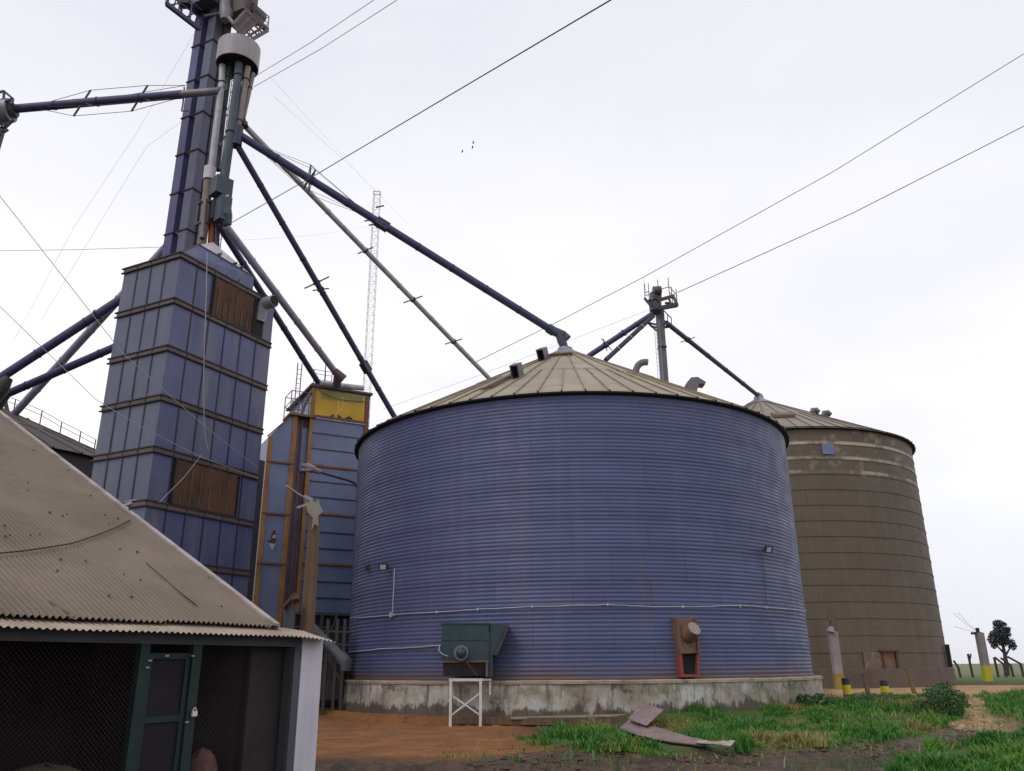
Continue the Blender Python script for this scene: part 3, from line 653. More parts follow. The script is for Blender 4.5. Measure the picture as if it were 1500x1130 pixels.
# green hopper --------------------------------------------------------
wp, wo, wt = wall_pt(684, 960, 0.0); wo = Vector((-wp.x-.6, -wp.y, 0)).normalized(); wt = Vector((-wo.y, wo.x, 0)); wt = -wt if wt.x < 0 else wt
HG = Vector((wp.x, wp.y, 0))+wo*1.0; HG.z = ZP
hop = thing('loading_hopper', 'dark teal green hopper box with side spout on the front of the blue silo', 'hopper', HG)
hf = Vector((wp.x, wp.y, 0))+wo*1.45             # front plane centre
def hs(px, py): return hit_plane(px, py, (hf.x, hf.y), (wt.x, wt.y))
def hp(s, z, d=0): return Vector((hf.x, hf.y, 0))+wt*s-wo*d+Vector((0, 0, z))
sl, zt = hs(647, 915); srr, zb = hs(716, 968); _, zbot = hs(690, 992)
mb = MB()
mb.obox(hp(sl, zb), wt*(srr-sl), -wo*1.5, (0, 0, zt-zb))
mb.obox(hp(sl-.03, zt, -.03), wt*(srr-sl+.06), -wo*1.5, (0, 0, .05))
zc = hs(680, 938)[1]; mb.obox(hp(sl, zc, -.025), wt*(srr-sl), -wo*.03, (0, 0, .035))
for k in (.37, .83): mb.obox(hp(sl+(srr-sl)*k, zc+.03, -.015), wt*.03, -wo*.02, (0, 0, zt-zc-.03))
mb.build('body', M['hopper'], hop)
mb = MB()                                         # lower dark chute, tapering
a0, a1 = sl+.05, srr-.05
mb.add([hp(a0, zb, .12), hp(a1, zb, .12), hp(a1, zb, 1.4), hp(a0, zb, 1.4), hp(a0+.02, zbot+.04, .3), hp(a1-.02, zbot+.04, .3), hp(a1-.1, zbot+.04, 1.4), hp(a0+.1, zbot+.04, 1.4)],
       [(0, 1, 5, 4), (1, 2, 6, 5), (3, 0, 4, 7), (4, 5, 6, 7), (2, 3, 7, 6)]); mb.build('chute', M['dark'], hop)
mb = MB(); mb.obox(hp(sl, zb-.05, -.05), wt*(srr-sl), -wo*.08, (0, 0, .05)); mb.obox(hp(srr-.1, zbot, -.03), wt*.06, -wo*.06, (0, 0, zb-zbot-.05)); mb.build('ledge', M['chute_brown'], hop)
# side spout, flaring out at the top
st = [hs(*q) for q in ((719, 915), (742, 916), (722, 960), (722, 992), (711, 992), (711, 960))]
mb = MB(); f = [hp(s, z, .1) for s, z in st]; b_ = [hp(s, z, .95) for s, z in st]; n = len(st)
mb.add(f+b_, [tuple(range(n))[::-1], tuple(range(n, 2*n))]+[(i, (i+1) % n, (i+1) % n+n, i+n) for i in range(n) if i != 0])
mb.mi = 1; s0, z0 = st[1]; s1, z1 = st[2]
mb.add([hp(s0+.01, z0, .05), hp(s0+.12, z0, .05), hp(s1+.16, z1, .05), hp(s1+.01, z1, .05), hp(s0+.01, z0, 1.0), hp(s0+.12, z0, 1.0), hp(s1+.16, z1, 1.0), hp(s1+.01, z1, 1.0)],
       [(0, 1, 2, 3), (1, 5, 6, 2), (0, 4, 5, 1), (4, 7, 6, 5), (3, 2, 6, 7)])
mb.build('spout', [M['hopper'], M['dark']], hop)
s, z = hs(676, 957); c0 = hp(s, z); mb = MB()
mb.tube([c0-wo*.05, c0+wo*.40], .24, 20); mb.mi = 1; mb.tube([c0+wo*.39, c0+wo*.43, c0+wo*.43], [.255, .255, .20], 20); mb.mi = 0; mb.blob(c0+wo*.40, (.19, .19, .19), 6)
mb.mi = 2; mb.tube([c0+Vector((.12, 0, -.25))+wo*.3, hp(s+.55, zbot+.05, -.2)], .03, 6)
mb.build('motor', [M['hopper'], M['vent'], M['dark']], hop, smooth=40)
mb = MB(); s0, z0 = hs(645, 946); mb.tube([hp(s0-.02, z0, -.0), hp(s0-.05, z0-.15, -.1), hp(s0+.1, z0-.3, -.15), hp(s0+.28, z0-.36, -.15)], .02, 6); mb.build('cable', M['white_pipe'], hop, smooth=60)
# white stand
stn = thing('stand', 'white steel trestle stand with cross braces under the green hopper', 'stand', (hf.x, hf.y, GZ))
def sp_(px, py, d=0): s, z = hs(px, py); return hp(s, z, d)
for px0, px1, y1, nm in ((661, 661, 1069, 'leg'), (704, 703, 1071, 'leg')):
    a, b_ = sp_(px0, 996, -.3), sp_(px1, y1, -.3); mb = MB(); b_.x, b_.y = a.x, a.y; b_.z = GZ-.05; mb.bar(a, b_, .09, .09, (0, 1, 0)); mb.build('leg', M['white_paint'], stn)
a = sp_(718, 996, .3); mb = MB(); mb.bar(a, a-Vector((0, 0, .5)), .07); mb.build('leg', M['white_paint'], stn)
mb = MB(); mb.bar(sp_(658, 996, -.3), sp_(707, 996, -.3), .09); mb.bar(sp_(704, 996, -.3), sp_(719, 996, .3), .07); mb.bar(sp_(661, 996, -.3), sp_(668, 996, .6), .07); mb.build('top_frame', M['white_paint'], stn)
mb = MB(); mb.bar(sp_(662, 1018, -.3), sp_(703, 1047, -.3), .05, .03, (0, 1, 0)); mb.build('cross_brace', M['white_paint'], stn)
mb = MB(); mb.bar(sp_(662, 1047, -.26), sp_(703, 1015, -.26), .05, .03, (0, 1, 0)); mb.build('cross_brace', M['white_paint'], stn)
# brown unloading chute ----------------------------------------------
wp2, wo2, wt2 = wall_pt(1005, 950, 0); wt2 = -wt2 if wt2.x < 0 else wt2
chu = thing('unloading_chute', 'rusty brown unloading chute with round lid and red frame on the blue silo', 'chute', Vector((wp2.x, wp2.y, ZP)))
cf = Vector((wp2.x, wp2.y, 0))+wo2*.18
def cs(px, py, d=0):
    s, z = hit_plane(px, py, (cf.x, cf.y), (wt2.x, wt2.y)); return Vector((cf.x, cf.y, 0))+wt2*s+wo2*d+Vector((0, 0, z))
def plate(mb, pix, d0, d1):
    f = [cs(*q, d1) for q in pix]; b_ = [cs(*q, d0) for q in pix]; n = len(pix)
    mb.add(f+b_, [tuple(range(n))[::-1], tuple(range(n, 2*n))]+[(i, (i+1) % n, (i+1) % n+n, i+n) for i in range(n)])
mb = MB(); plate(mb, [(989, 906), (1015, 905), (1019, 957), (994, 958)], -.22, .12); plate(mb, [(987, 905), (990, 905), (995, 958), (993, 958)], -.22, .2); plate(mb, [(1014, 905), (1017, 905), (1022, 957), (1019, 957)], -.22, .2)
mb.build('cover_plate', M['chute_brown'], chu)
mb = MB(); e0 = cs(1006, 931, .05); e1 = cs(1008, 922, .42); mb.tube([e0, e1], [.30, .25], 20); mb.mi = 1; mb.tube([e1, e1+(e1-e0).normalized()*.03], [.25, .25], 20)
mb.build('outlet_pipe', [M['chute_brown'], M['pink_metal']], chu, smooth=40)
mb = MB(); plate(mb, [(993, 957), (997, 957), (1000, 991), (996, 992)], -.2, .1); plate(mb, [(1019, 957), (1023, 957), (1023, 991), (1019, 992)], -.2, .1); plate(mb, [(996, 988), (1022, 988), (1022, 992), (996, 992)], -.2, .12)
mb.build('door_frame', M['redframe'], chu)
mb = MB(); plate(mb, [(996, 957), (1020, 957), (1020, 989), (999, 989)], -.2, -.05); mb.build('opening', M['black'], chu)
# ------------------------------------------------------------------ brown silo
ZE2, ZA2, ZP2 = 19.45, 25.75, 1.3
silo2 = thing('grain_silo', 'tall brown weathered silo with pale worn bands under its cone roof', 'silo', S2)
mb = MB(); prof = []; z = ZP2-.05
while z < ZE2: prof += [(R2, z), (R2, z+1.14), (R2+.035, z+1.15), (R2+.035, z+1.19)]; z += 1.2
prof.append((R2, ZE2)); mb.lathe(S2, [(r, zz_) for r, zz_ in prof if zz_ <= ZE2], 120); mb.build('wall', M['wall2'], silo2, smooth=30)
mb, zz2 = silo_roof(S2, R2, ZE2+.05, ZA2, 1.3, 68, 34, None, over=.32); mb.build('roof', [M['tan_roof2'], M['rib_dark'], M['black']], silo2)
mb = MB(); mb.lathe(S2, [(R2+.03, ZE2-.2), (R2+.22, ZE2-.1), (R2+.28, ZE2-.02), (R2-.1, ZE2)], 120); mb.build('eave_gutter', M['black'], silo2, smooth=40)
mb = MB(); mb.lathe(S2, [(1.4, zz2(1.4)+.06), (1.35, zz2(1.4)+.16), (.5, zz2(.5)+.22), (.45, zz2(.5)+.5), (.1, zz2(.5)+.5)], 32); mb.build('roof_cap', M['galv'], silo2, smooth=40)
mb = MB(); mb.lathe(S2, [(RP2, -.4), (RP2-.05, ZP2-.03), (RP2-.12, ZP2), (R2-.3, ZP2+.01)], 120); mb.build('plinth', M['conc_brown'], silo2, smooth=30)
def w2(px, py, off=.03):
    a, z = hit_cyl(px, py, S2, R2+off); return Vector((S2.x+(R2+off)*math.cos(a), S2.y+(R2+off)*math.sin(a), z)), Vector((math.cos(a), math.sin(a), 0)), Vector((-math.sin(a), math.cos(a), 0))
p, o_, t = w2(1213, 658, .06); mb = MB(); mb.obox(p-t*.5-Vector((0, 0, .42)), t*1.0, o_*.05, (0, 0, .84)); mb.build('patch_panel', M['dryer2'], silo2)
for px, w, mm in ((1279, 1.5, 'patch_rust'), (1302, 1.3, 'chute_brown')):
    p, o_, t = w2(px, 968, .03); t = t if t.x > 0 else -t; mb = MB()
    mb.obox(p-t*w/2-Vector((0, 0, .70)), t*w, o_*.06, (0, 0, 1.3))
    if px > 1290:
        mb.mi = 1; mb.obox(p-t*(w/2+.15)+Vector((0, 0, .60)), t*(w+.3), o_*.3, (0, 0, .12))
        mb.obox(p-t*(w/2)-Vector((0, 0, .70)), t*.12, o_*.2, (0, 0, 1.3)); mb.obox(p+t*(w/2-.12)-Vector((0, 0, .70)), t*.12, o_*.2, (0, 0, 1.3))
    mb.build('access_hatch', [M[mm], M['rust']], silo2)
for px, py in ((1192, 606), (1209, 610)):
    a = ray(px, py); best = (9e9, 70)
    for i in range(5000, 10000):
        tt = i*.01; x, y, z = a.x*tt, a.y*tt, EYE+a.z*tt; r = math.hypot(x-S2.x, y-S2.y)
        if r < R2 and z-zz2(r) < best[0]: best = (z-zz2(r), y)
    p = P(px, py, best[1]); mb = MB(); mb.tube([p-Vector((0, 0, .5)), p+Vector((0, 0, .1))], .2, 12); mb.tube([p+Vector((-.2, 0, .0)), p+Vector((-.05, 0, .28)), p+Vector((.25, 0, .3)), p+Vector((.5, 0, .1))], [.2, .27, .27, .2], 12)
    mb.build('roof_vent', M['vent'], silo2, smooth=50)
hp2 = P(1146, 602, 65); hh = None
a, zq = hit_cyl(1146, 614, S2, 8.0); p = Vector((S2.x+8*math.cos(a), S2.y+8*math.sin(a), zz2(8.)))
mb = MB(); t = Vector((-math.sin(a), math.cos(a), 0)); mb.obox(p-t*.9+Vector((0, 0, .05)), t*1.8, Vector((math.cos(a), math.sin(a), -.5))*.9, (0, 0, .22)); mb.build('roof_hatch', M['rib_dark'], silo2)
p, o_, t = w2(1387, 962, .1); mb = MB(); mb.obox(p-t*.2-Vector((0, 0, .8)), t*.4, o_*.28, (0, 0, 1.7)); mb.build('side_box', M['black'], silo2)
# ------------------------------------------------------------------ blue dryer tower
O = Vector((-13.55, 30.0, 0)); TA = math.radians(153.8); TB = math.radians(63.8)
da = Vector((math.cos(TA), math.sin(TA), 0)); db = Vector((math.cos(TB), math.sin(TB), 0)); wa, wb = 3.29, 5.57
na_, nb_ = -db, -da                              # outward normals of the left (short) and right (long) face
ZT = 17.85; SP = 2.05
zb_ = [ZT-SP*i for i in range(9)]
tow = thing('grain_dryer', 'tall blue grain drying tower with rusty grilles behind the shed', 'grain dryer', O+da*wa/2+db*wb/2)
def tb(s, z, o=0): return O+db*s+nb_*o+Vector((0, 0, z))
def ta(s, z, o=0): return O+da*s+na_*o+Vector((0, 0, z))
def t_hit(px, py): return hit_plane(px, py, (O.x, O.y), (db.x, db.y))
mb = MB()
zs_ = [0]+[z for z in zb_[::-1] if z > .3]
for z0, z1 in zip(zs_[:-1], zs_[1:]):
    for i in range(6):                            # shallow cassettes on the long face
        s0, s1 = wb*i/6, wb*(i+1)/6; r = random.uniform(-.012, .012); mb.mi = 0
        mb.quad(tb(s0, z0, r), tb(s1, z0, r), tb(s1, z1, -r*.5), tb(s0, z1, -r*.5))
    for i in range(4):
        s0, s1 = wa*i/4, wa*(i+1)/4; r = random.uniform(-.012, .012); mb.mi = 1
        mb.quad(ta(s1, z0, r), ta(s0, z0, r), ta(s0, z1, -r*.5), ta(s1, z1, -r*.5))
mb.mi = 1
c1, c2, c3 = O+da*wa, O+da*wa+db*wb, O+db*wb; zt = Vector((0, 0, ZT))
mb.quad(c1, c1+zt, c2+zt, c2); mb.quad(c2, c2+zt, c3+zt, c3); mb.quad(O+zt, c3+zt, c2+zt, c1+zt)
mb.mi = 2
for i in range(1, 6): mb.obox(tb(wb*i/6-.03, 0, -.03), db*.06, nb_*.06, (0, 0, ZT))
for i in range(1, 4): mb.obox(ta(wa*i/4-.03, 0, -.03), da*.06, na_*.06, (0, 0, ZT))
mb.build('wall', [M['panel'], M['panel_lit'], M['seam']], tow)
for i, z in enumerate(zb_):
    mb = MB(); h = .26; e = .05; zz_ = z-h
    for (q, w, n_) in ((db, wb, nb_), (da, wa, na_)):
        mb.mi = 0; mb.obox(O+q*(-.0)+Vector((0, 0, zz_+e))+n_*.0, q*w, n_*.045, (0, 0, h-2*e))
        mb.mi = 1
        for zz2_ in (zz_, zz_+h-e): mb.obox(O-q*(.09 if n_ is nb_ else -.0)+Vector((0, 0, zz2_)), q*(w+.09), n_*.09, (0, 0, e))
        for k in range(1, 6 if w > 4 else 4): mb.obox(O+q*(w*k/(6 if w > 4 else 4)-.02)+Vector((0, 0, zz_+e)), q*.04, n_*.07, (0, 0, h-2*e))
    mb.build('band', [M['band'], M['band_edge']], tow)
def grille2(s0, s1, z0, z1):
    mb = MB(); mb.mi = 1; mb.obox(tb(s0, z1, .02), db*(s1-s0), nb_*.02, (0, 0, z0-z1))
    mb.mi = 0; n = int((s1-s0)/.12)
    for i in range(n): mb.obox(tb(s0+(s1-s0)*i/n, z1, .035), db*.117, nb_*random.uniform(.028, .033), (0, 0, (z0-z1)*random.uniform(.97, 1.0)))
    mb.mi = 2
    for i in range(6): mb.obox(tb(s0+(s1-s0)*(i+.8)/7, z1+.05, .05), db*.045, nb_*.06, (0, 0, (z0-z1)*random.uniform(.45, .8)))
    mb.mi = 1
    for s in (s0, s1-.07): mb.obox(tb(s, z1, .03), db*.07, nb_*.1, (0, 0, z0-z1))
    return mb.build('grille', [M['rust'], M['black'], M['rust_pale']], tow)
grille2(t_hit(311, 420)[0], t_hit(372, 450)[0], zb_[0]-.27, zb_[1]+.02)
mb = MB(); mb.obox(tb(t_hit(372, 450)[0]+.02, zb_[1]+.02, .02), db*.62, nb_*.02, (0, 0, SP-.3)); mb.build('dark_opening', M['black'], tow)
grille2(t_hit(251, 700)[0], t_hit(347, 720)[0], zb_[4]-.27, zb_[5]+.02)
# roof hopper on the tower
mb = MB(); L = t_hit(373, 415)[0]-.05
e0, e1 = tb(.0, ZT+.02, -.01), tb(L, ZT+.02, -.01)
def on_right(px, py, o):
    q = O+nb_*o; s_, z_ = hit_plane(px, py, (q.x, q.y), (db.x, db.y)); return q+db*s_+Vector((0, 0, z_))
f0 = on_right(291, 359, -.45); f1 = on_right(372, 406, -.06); g0 = P(312, 355, f0.y+1.5); a0_ = O+da*wa*.97+Vector((0, 0, ZT+.02)); a1_ = O+da*wa*.9+db*L+Vector((0, 0, ZT+.02))
mb.mi = 0; mb.quad(e0, e1, f1, f0); mb.mi = 1; mb.add([f0, f1, g0], [(0, 1, 2)]); mb.quad(e0, f0, g0, a0_); mb.add([a1_, g0, f1, e1], [(0, 1, 2, 3)]); mb.add([a0_, g0, a1_], [(0, 1, 2)])
mb.mi = 2
for k in (.42, .60, .78): mb.bar(e0.lerp(e1, k)+nb_*.01, f0.lerp(f1, k)+nb_*.01, .06, .05, nb_)
mb.bar(f0, f1, .07, .07); mb.bar(e0, f0, .06, .06)
mb.build('roof', [M['panel'], M['galv_pale'], M['seam']], tow)
sg, zg = t_hit(383, 448); mb = MB(); g = tb(sg, zg, .0); mb.tube([g-nb_*.1+Vector((0, 0, -.75)), g+nb_*.05+Vector((0, 0, -.15)), g+nb_*.25+Vector((0, 0, .05)), g+nb_*.75+Vector((0, 0, .08))], [.30, .30, .30, .28], 14)
mb.mi = 1; mb.tube([g+nb_*.755+Vector((0, 0, .08)), g+nb_*.77+Vector((0, 0, .08))], .25, 14); mb.build('exhaust_pipe', [M['galv'], M['black']], tow, smooth=50)
mb = MB(); c0 = O+db*(wb+.35)+da*.5
mb.box(c0+Vector((0, 0, 5.2)), (.5, .5, 10.4), TB); tag(mb.build('steel_column', M['dark'], None, loc=c0), 'dark steel column close behind the right edge of the blue tower', 'column')
# rope hanging down the face, and long guy cables across it
def cable(name, label, cat, pts, r, m, group=None, sag=0, n=1):
    pts = [Vector(p) for p in pts]
    if len(pts) == 2 and sag:
        a, b_ = pts; pts = [a.lerp(b_, i/16)-Vector((0, 0, sag*4*(i/16)*(1-i/16))) for i in range(17)]
    mb = MB(); mb.tube(pts, r, 6); return tag(mb.build(name, m, None, loc=pts[0], smooth=60), label, cat, group)
def tf(px, py, o=.15): s, z = t_hit(px, py); return tb(s, z, o)
cable('rope', 'pale rope hanging loose down the front of the blue tower', 'rope', [tf(297, 372, .25), tf(294, 440, .3), tf(291, 520, .3), tf(290, 580, .3), tf(291, 620, .3), tf(293, 645, .3), tf(297, 662, .3)], .018, M['cable_pale'])
cable('guy_cable', 'thin pale cable crossing the middle of the blue tower from the upper left', 'cable', [P(-20, 262, 26), P(180, 518, 28.5), P(300, 625, 31), tf(373, 687, .2)], .013, M['cable_pale'])
cable('guy_cable', 'thin pale cable crossing the blue tower just above its lower grille', 'cable', [P(-20, 430, 27), P(140, 585, 28.5), P(200, 622, 29), P(290, 668, 31.5), tf(372, 702, .25)], .012, M['cable_pale'])
cable('guy_cable', 'short pale cable slanting down across the lower grille of the blue tower', 'cable', [tf(289, 667, .25), tf(262, 700, .3), tf(225, 737, .3)], .013, M['cable_pale'])
# ------------------------------------------------------------------ bucket elevator behind the tower
ELY = 36.6
def vert_pt(px, py, Y): p = P(px, py, Y); return Vector((p.x, p.y, 0))
elv = thing('bucket_elevator', 'very tall blue bucket elevator rising behind the blue drying tower', 'grain elevator', vert_pt(270, 365, ELY))
def casing(c, w, ztop, m, name='leg', fl=2.35):
    mb = MB(); x = db*w; y = da*w; o = c-x/2-y/2
    mb.obox(o, x, y, (0, 0, ztop)); mb.mi = 1; z = 1.0+random.uniform(0, .5)
    while z < ztop: mb.obox(o-db*.05-da*.05+Vector((0, 0, z)), db*(w+.1), da*(w+.1), (0, 0, .07)); z += fl
    return mb.build(name, [m, M['band_edge']], elv)
LA, LB, LC = vert_pt(251, 365, ELY+.35), vert_pt(271.5, 362, ELY), vert_pt(287, 360, ELY+.45)
casing(LA, .56, 38, M['leg_purple']); casing(LB, .56, 38.4, M['leg']); casing(LC, .50, 38, M['spout_dark'])
hc = (LA+LB)/2; mb = MB(); mb.obox(hc-db*1.0-da*.9+Vector((0, 0, 36.6)), db*2.1, da*1.8, (0, 0, 3.4)); mb.tube([hc-db*1.0+Vector((0, 0, 40))-da*.9, hc-db*1.0+Vector((0, 0, 40))+da*.9], 1.0, 20); mb.build('head', M['leg'], elv)
# left service platform
mb = MB()
A1, A2, A3, A4 = P(244, 6, 35.0), P(292, 43, 36.2), P(250, -16, 36.6), P(302, 14, 37.4)
A5 = P(246, -22, 35.0)
mb.bar(A1, A2, .20, .22); mb.bar(A3, A4, .14, .14); mb.bar(A1, A3, .16, .16); mb.bar(A2, A4, .14, .14)
for k in (.2, .42, .64, .84): mb.bar(A1.lerp(A2, k), A3.lerp(A4, k), .07)
mb.bar(A1.lerp(A2, .05), A3.lerp(A4, .6), .07); mb.bar(A1.lerp(A2, .5), A3.lerp(A4, .1), .07); mb.bar(A1.lerp(A2, .55), A3.lerp(A4, .95), .06)
for k in (0, .35, .7): mb.bar(A1.lerp(A2, k), A1.lerp(A2, k)+Vector((0, 0, 1.3)), .06)
mb.bar(A1+Vector((0, 0, 1.3)), A2+Vector((0, 0, 1.3)), .06); mb.bar(A1+Vector((0, 0, .7)), A2+Vector((0, 0, .7)), .05)
mb.mi = 1; q = A1.lerp(A4, .45); mb.box(q+Vector((0, 0, .1)), (.6, .5, .1)); mb.obox(A3.lerp(A4, .1), (A4-A3)*.8, (A2-A4)*.35, (0, 0, .06))
mb.build('platform', [M['spout_blue'], M['dark']], elv)
# right service platform with motor
B1, B2, B3, B4 = P(360, 17, 36.0), P(392, 45, 36.6), P(364, 61, 35.0), P(341, 38, 34.6)
mb = MB(); mb.bar(B1, B2, .22, .25); mb.bar(B2, B3, .14, .16); mb.bar(B3, B4, .1); mb.bar(B4, B1, .16)
for k in (.3, .55, .8): mb.bar(B1.lerp(B2, k), B4.lerp(B3, k), .10)
for k in (.25, .5, .75): mb.bar(B1.lerp(B4, k), B2.lerp(B3, k), .07)
mb.mi = 1; q = [B1.lerp(B2, .05), B1.lerp(B2, .55), B4.lerp(B3, .5), B4]; mb.obox(q[0], q[1]-q[0], q[3]-q[0], (0, 0, .05))
mb.build('platform', [M['band'], M['ply']], elv)
mb = MB(); zr = Vector((0, 0, .95))
for k in (.35, .7, 1): mb.bar(B1.lerp(B2, k), B1.lerp(B2, k)+zr, .045)
for k in (.5, 1): mb.bar(B2.lerp(B3, k), B2.lerp(B3, k)+zr, .04)
mb.bar(B1+zr, B2+zr, .04); mb.bar(B1+zr*.5, B2+zr*.5, .03); mb.bar(B2+zr, B3+zr, .03); mb.bar(B2+zr*.5, B3+zr*.5, .03)
mb.build('railing', M['fascia'], elv)
mb = MB(); q = P(375, 20, 36.8); mb.tube([q-db*.5, q+db*.5], .34, 14); mb.box(q-Vector((0, 0, .4)), (.7, .6, .25), TB); mb.box(P(352, 8, 36.6), (1.0, 1.6, 1.9), TB); mb.build('motor', M['band'], elv, smooth=40)
mb = MB(); mb.tube([P(331, -12, 36.2), P(330, 8, 36.1), P(331, 20, 36.0), P(329, 30, 35.9)], [.34, .32, .38, .22], 14); mb.tube([P(335, 26, 35.8), P(355, 50, 35.4)], .10, 8); mb.tube([P(322, 20, 36.2), P(300, 24, 36.4)], .09, 8); mb.build('discharge_spout', M['greypipe'], elv, smooth=40)
# ladder beside it
mb = MB(); l0, l1 = P(322, 260, 36.4), P(338, 150, 36.4); l0 = Vector((l0.x, l0.y, 8)); l1 = Vector((l0.x, l0.y, 34)); tt = Vector((.42, .1, 0))
mb.bar(l0, l1, .035); mb.bar(l0+tt, l1+tt, .035)
for i in range(80): mb.bar(l0+Vector((0, 0, .32*i)), l0+tt+Vector((0, 0, .32*i)), .022)
for i in range(28): mb.bar(l0+Vector((0, 0, .95*i)), l0+tt*.5+Vector((.1, -.45, .95*i)), .02); mb.bar(l0+tt, l0+tt*.5+Vector((.1, -.45, .95*i)), .012) if i == 0 else mb.bar(l0+tt+Vector((0, 0, .95*i)), l0+tt*.5+Vector((.1, -.45, .95*i)), .02)
mb.build('ladder', M['fascia'], elv)
# distributor drum and its down pipes
dy = 35.2; dc = P(348.5, 89, dy); dtop = P(348, 62, dy)
dis = thing('distributor', 'pale grey distributor drum with a bundle of pipes beneath it', 'distributor', Vector((dc.x, dc.y, dc.z-.8)))
mb = MB(); rD = 1.08; hD = .95
mb.lathe((dc.x, dc.y, dc.z), [(.2, hD+.45), (.34, hD+.42), (.36, hD+.25), (.95, hD-.02), (rD, hD-.12), (rD, -.42), (rD-.05, -.42), (rD-.05, -.30)], 36)
mb.mi = 1; mb.lathe((dc.x, dc.y, dc.z), [(rD-.05, -.28), (.01, -.10)], 36)
for k in range(6):
    a = k*PI/3+.3; mb.mi = 0; mb.bar((dc.x+.4*math.cos(a), dc.y+.4*math.sin(a), dc.z+hD+.25), (dc.x+.34*math.cos(a), dc.y+.34*math.sin(a), dc.z+hD+.62), .06)
mb.build('drum', [M['drum'], M['black']], dis, smooth=35)
def dpipe(pix, r, m, name='down_pipe', ring=True):
    pts = [P(*q) for q in pix]; mb = MB(); mb.tube(pts, r, 12)
    mb.mi = 1
    if ring:
        for a, b_ in zip(pts[:-1], pts[1:]):
            d = (b_-a).normalized(); mb.tube([b_-d*.06, b_-d*.0], (r if not isinstance(r, list) else r[-1])*1.22, 12)
    return mb.build(name, [m, M['band_edge']], dis, smooth=45)
DY = 35.0
dpipe([(326, 96, DY), (325, 122, DY), (309, 250, DY+.2)], .165, M['galv_pale'])
dpipe([(336, 92, DY+.2), (334, 115, DY+.2), (328, 160, DY+.4), (318, 250, DY+.8)], .15, M['greenpipe'])
dpipe([(350, 94, DY-.2), (349, 112, DY-.2), (338, 195, DY-.1), (328, 268, DY)], .215, M['greenpipe'])
dpipe([(363, 99, DY), (360, 118, DY), (350, 178, DY+.1), (347, 192, DY+.2)], .16, M['pinkpipe'])
dpipe([(371, 108, DY+.3), (366, 130, DY+.3), (356, 176, DY+.4), (355, 184, DY+.4)], .11, M['pinkpipe'])
dpipe([(308, 246, DY+.2), (306, 264, DY+.2)], .29, M['white_wall'], 'pipe_collar', False)
dpipe([(305, 266, DY+.2), (302, 300, DY+.2), (299, 330, DY+.3), (295, 362, DY+.4)], .22, M['rustpipe'])
dpipe([(301, 292, DY), (296, 350, DY)], .10, M['greypipe'])
dpipe([(311, 300, DY+.6), (311, 330, DY+.6), (309, 362, DY+.6)], .17, M['orangepipe'], 'down_pipe', False)
dpipe([(318, 320, DY+.5), (317, 366, DY+.5)], .14, M['spout_dark'])
mb = MB(); q = P(324, 276, DY); mb.box(q, (.85, .75, .95), TB-.3); q2 = P(327, 305, DY-.1); mb.box(q2-Vector((0, 0, .1)), (.55, .6, 1.3), TB-.3); q3 = P(315, 308, DY+.2); mb.box(q3, (.35, .4, 1.1), TB-.3); q4 = P(331, 316, DY-.1); mb.tube([q4+Vector((0, 0, .4)), q4, P(333, 330, DY)], [.22, .3, .2], 10)
mb.build('valve_box', M['greenpipe'], dis)
mb = MB(); q = P(329, 289, DY-.3); mb.tube([q-Vector((.2, 0, .05)), q+Vector((.2, 0, .05))], .08, 10); mb.build('clamp', M['galv_pale'], dis)
mb = MB(); q = P(350, 196, DY+.1); mb.tube([P(349, 186, DY+.1), P(347, 196, DY+.1), P(345, 214, DY+.1)], [.26, .30, .30], 12); mb.tube([P(357, 180, DY+.4), P(358, 186, DY+.4)], .2, 12); mb.build('valve_box', M['spout_dark'], dis, smooth=50)
for grp_ in ((((290, 300, 36), (303, 284, 35.2)), ((286, 330, 36), (290, 300, 36)), ((286, 330, 36), (298, 322, 35.4))), (((300, 300, 35.2), (330, 262, 35.4)),), (((322, 180, 35.2), (332, 168, 36)),), (((320, 214, 35.2), (330, 200, 36)),)):
    mb = MB()
    for a, b_ in grp_: mb.bar(P(*a), P(*b_), .08)
    mb.build('bracket', M['band'], dis)
# ------------------------------------------------------------------ grain spouts
def spout(label, p, q, r, m, braces=(), wires=(), boxes=(), rings=5, mring=None, ext=None):
    p, q = Vector(p), Vector(q); T = thing('grain_spout', label, 'grain spout', q)
    pts = [p, q]+([Vector(e) for e in ext] if ext else [])
    mb = MB(); mb.tube(pts, r, 12); d = (q-p).normalized(); L = (q-p).length; mb.mi = 1
    for i in range(1, rings+1):
        c = p.lerp(q, i/(rings+1)); mb.tube([c-d*.035, c+d*.035], r*1.13, 12)
    mb.build('pipe', [m, mring or m], T, smooth=45)
    up = Vector((0, 0, 1)); side = d.cross(up).normalized(); nrm = side.cross(d)
    for t, L_, ang in braces:
        c = p.lerp(q, t); v = side*math.cos(ang)+nrm*math.sin(ang)
        mb = MB(); mb.bar(c-v*L_, c+v*L_, .055); mb.tube([c-d*.06, c+d*.06], r*1.25, 12); mb.build('cross_brace', M['fascia'], T)
    for a, b_ in wires:
        mb = MB(); mb.tube([a, b_], .014, 5); mb.build('brace_wire', M['cable'], T)
    for t, sz in boxes:
        c = p.lerp(q, t); mb = MB(); mb.obox(c-d*sz-side*sz*.55-nrm*sz*.6, d*sz*2, side*sz*1.1, nrm*sz*1.2); mb.build('junction_box', M['spout_dark'], T)
    return T, p, q, d, side, nrm
apex = Vector((SC.x, SC.y, zz1(.4)+.28))
q1 = P(808, 484, 41.0)
a1 = P(352, 199, 35.2)
T1, p, q, d, sd, nr = spout('long indigo spout running down to the peak of the blue silo roof', a1, q1, .205, M['spout_blue'], rings=8, mring=M['spout_dark'], boxes=((.44, .36),))
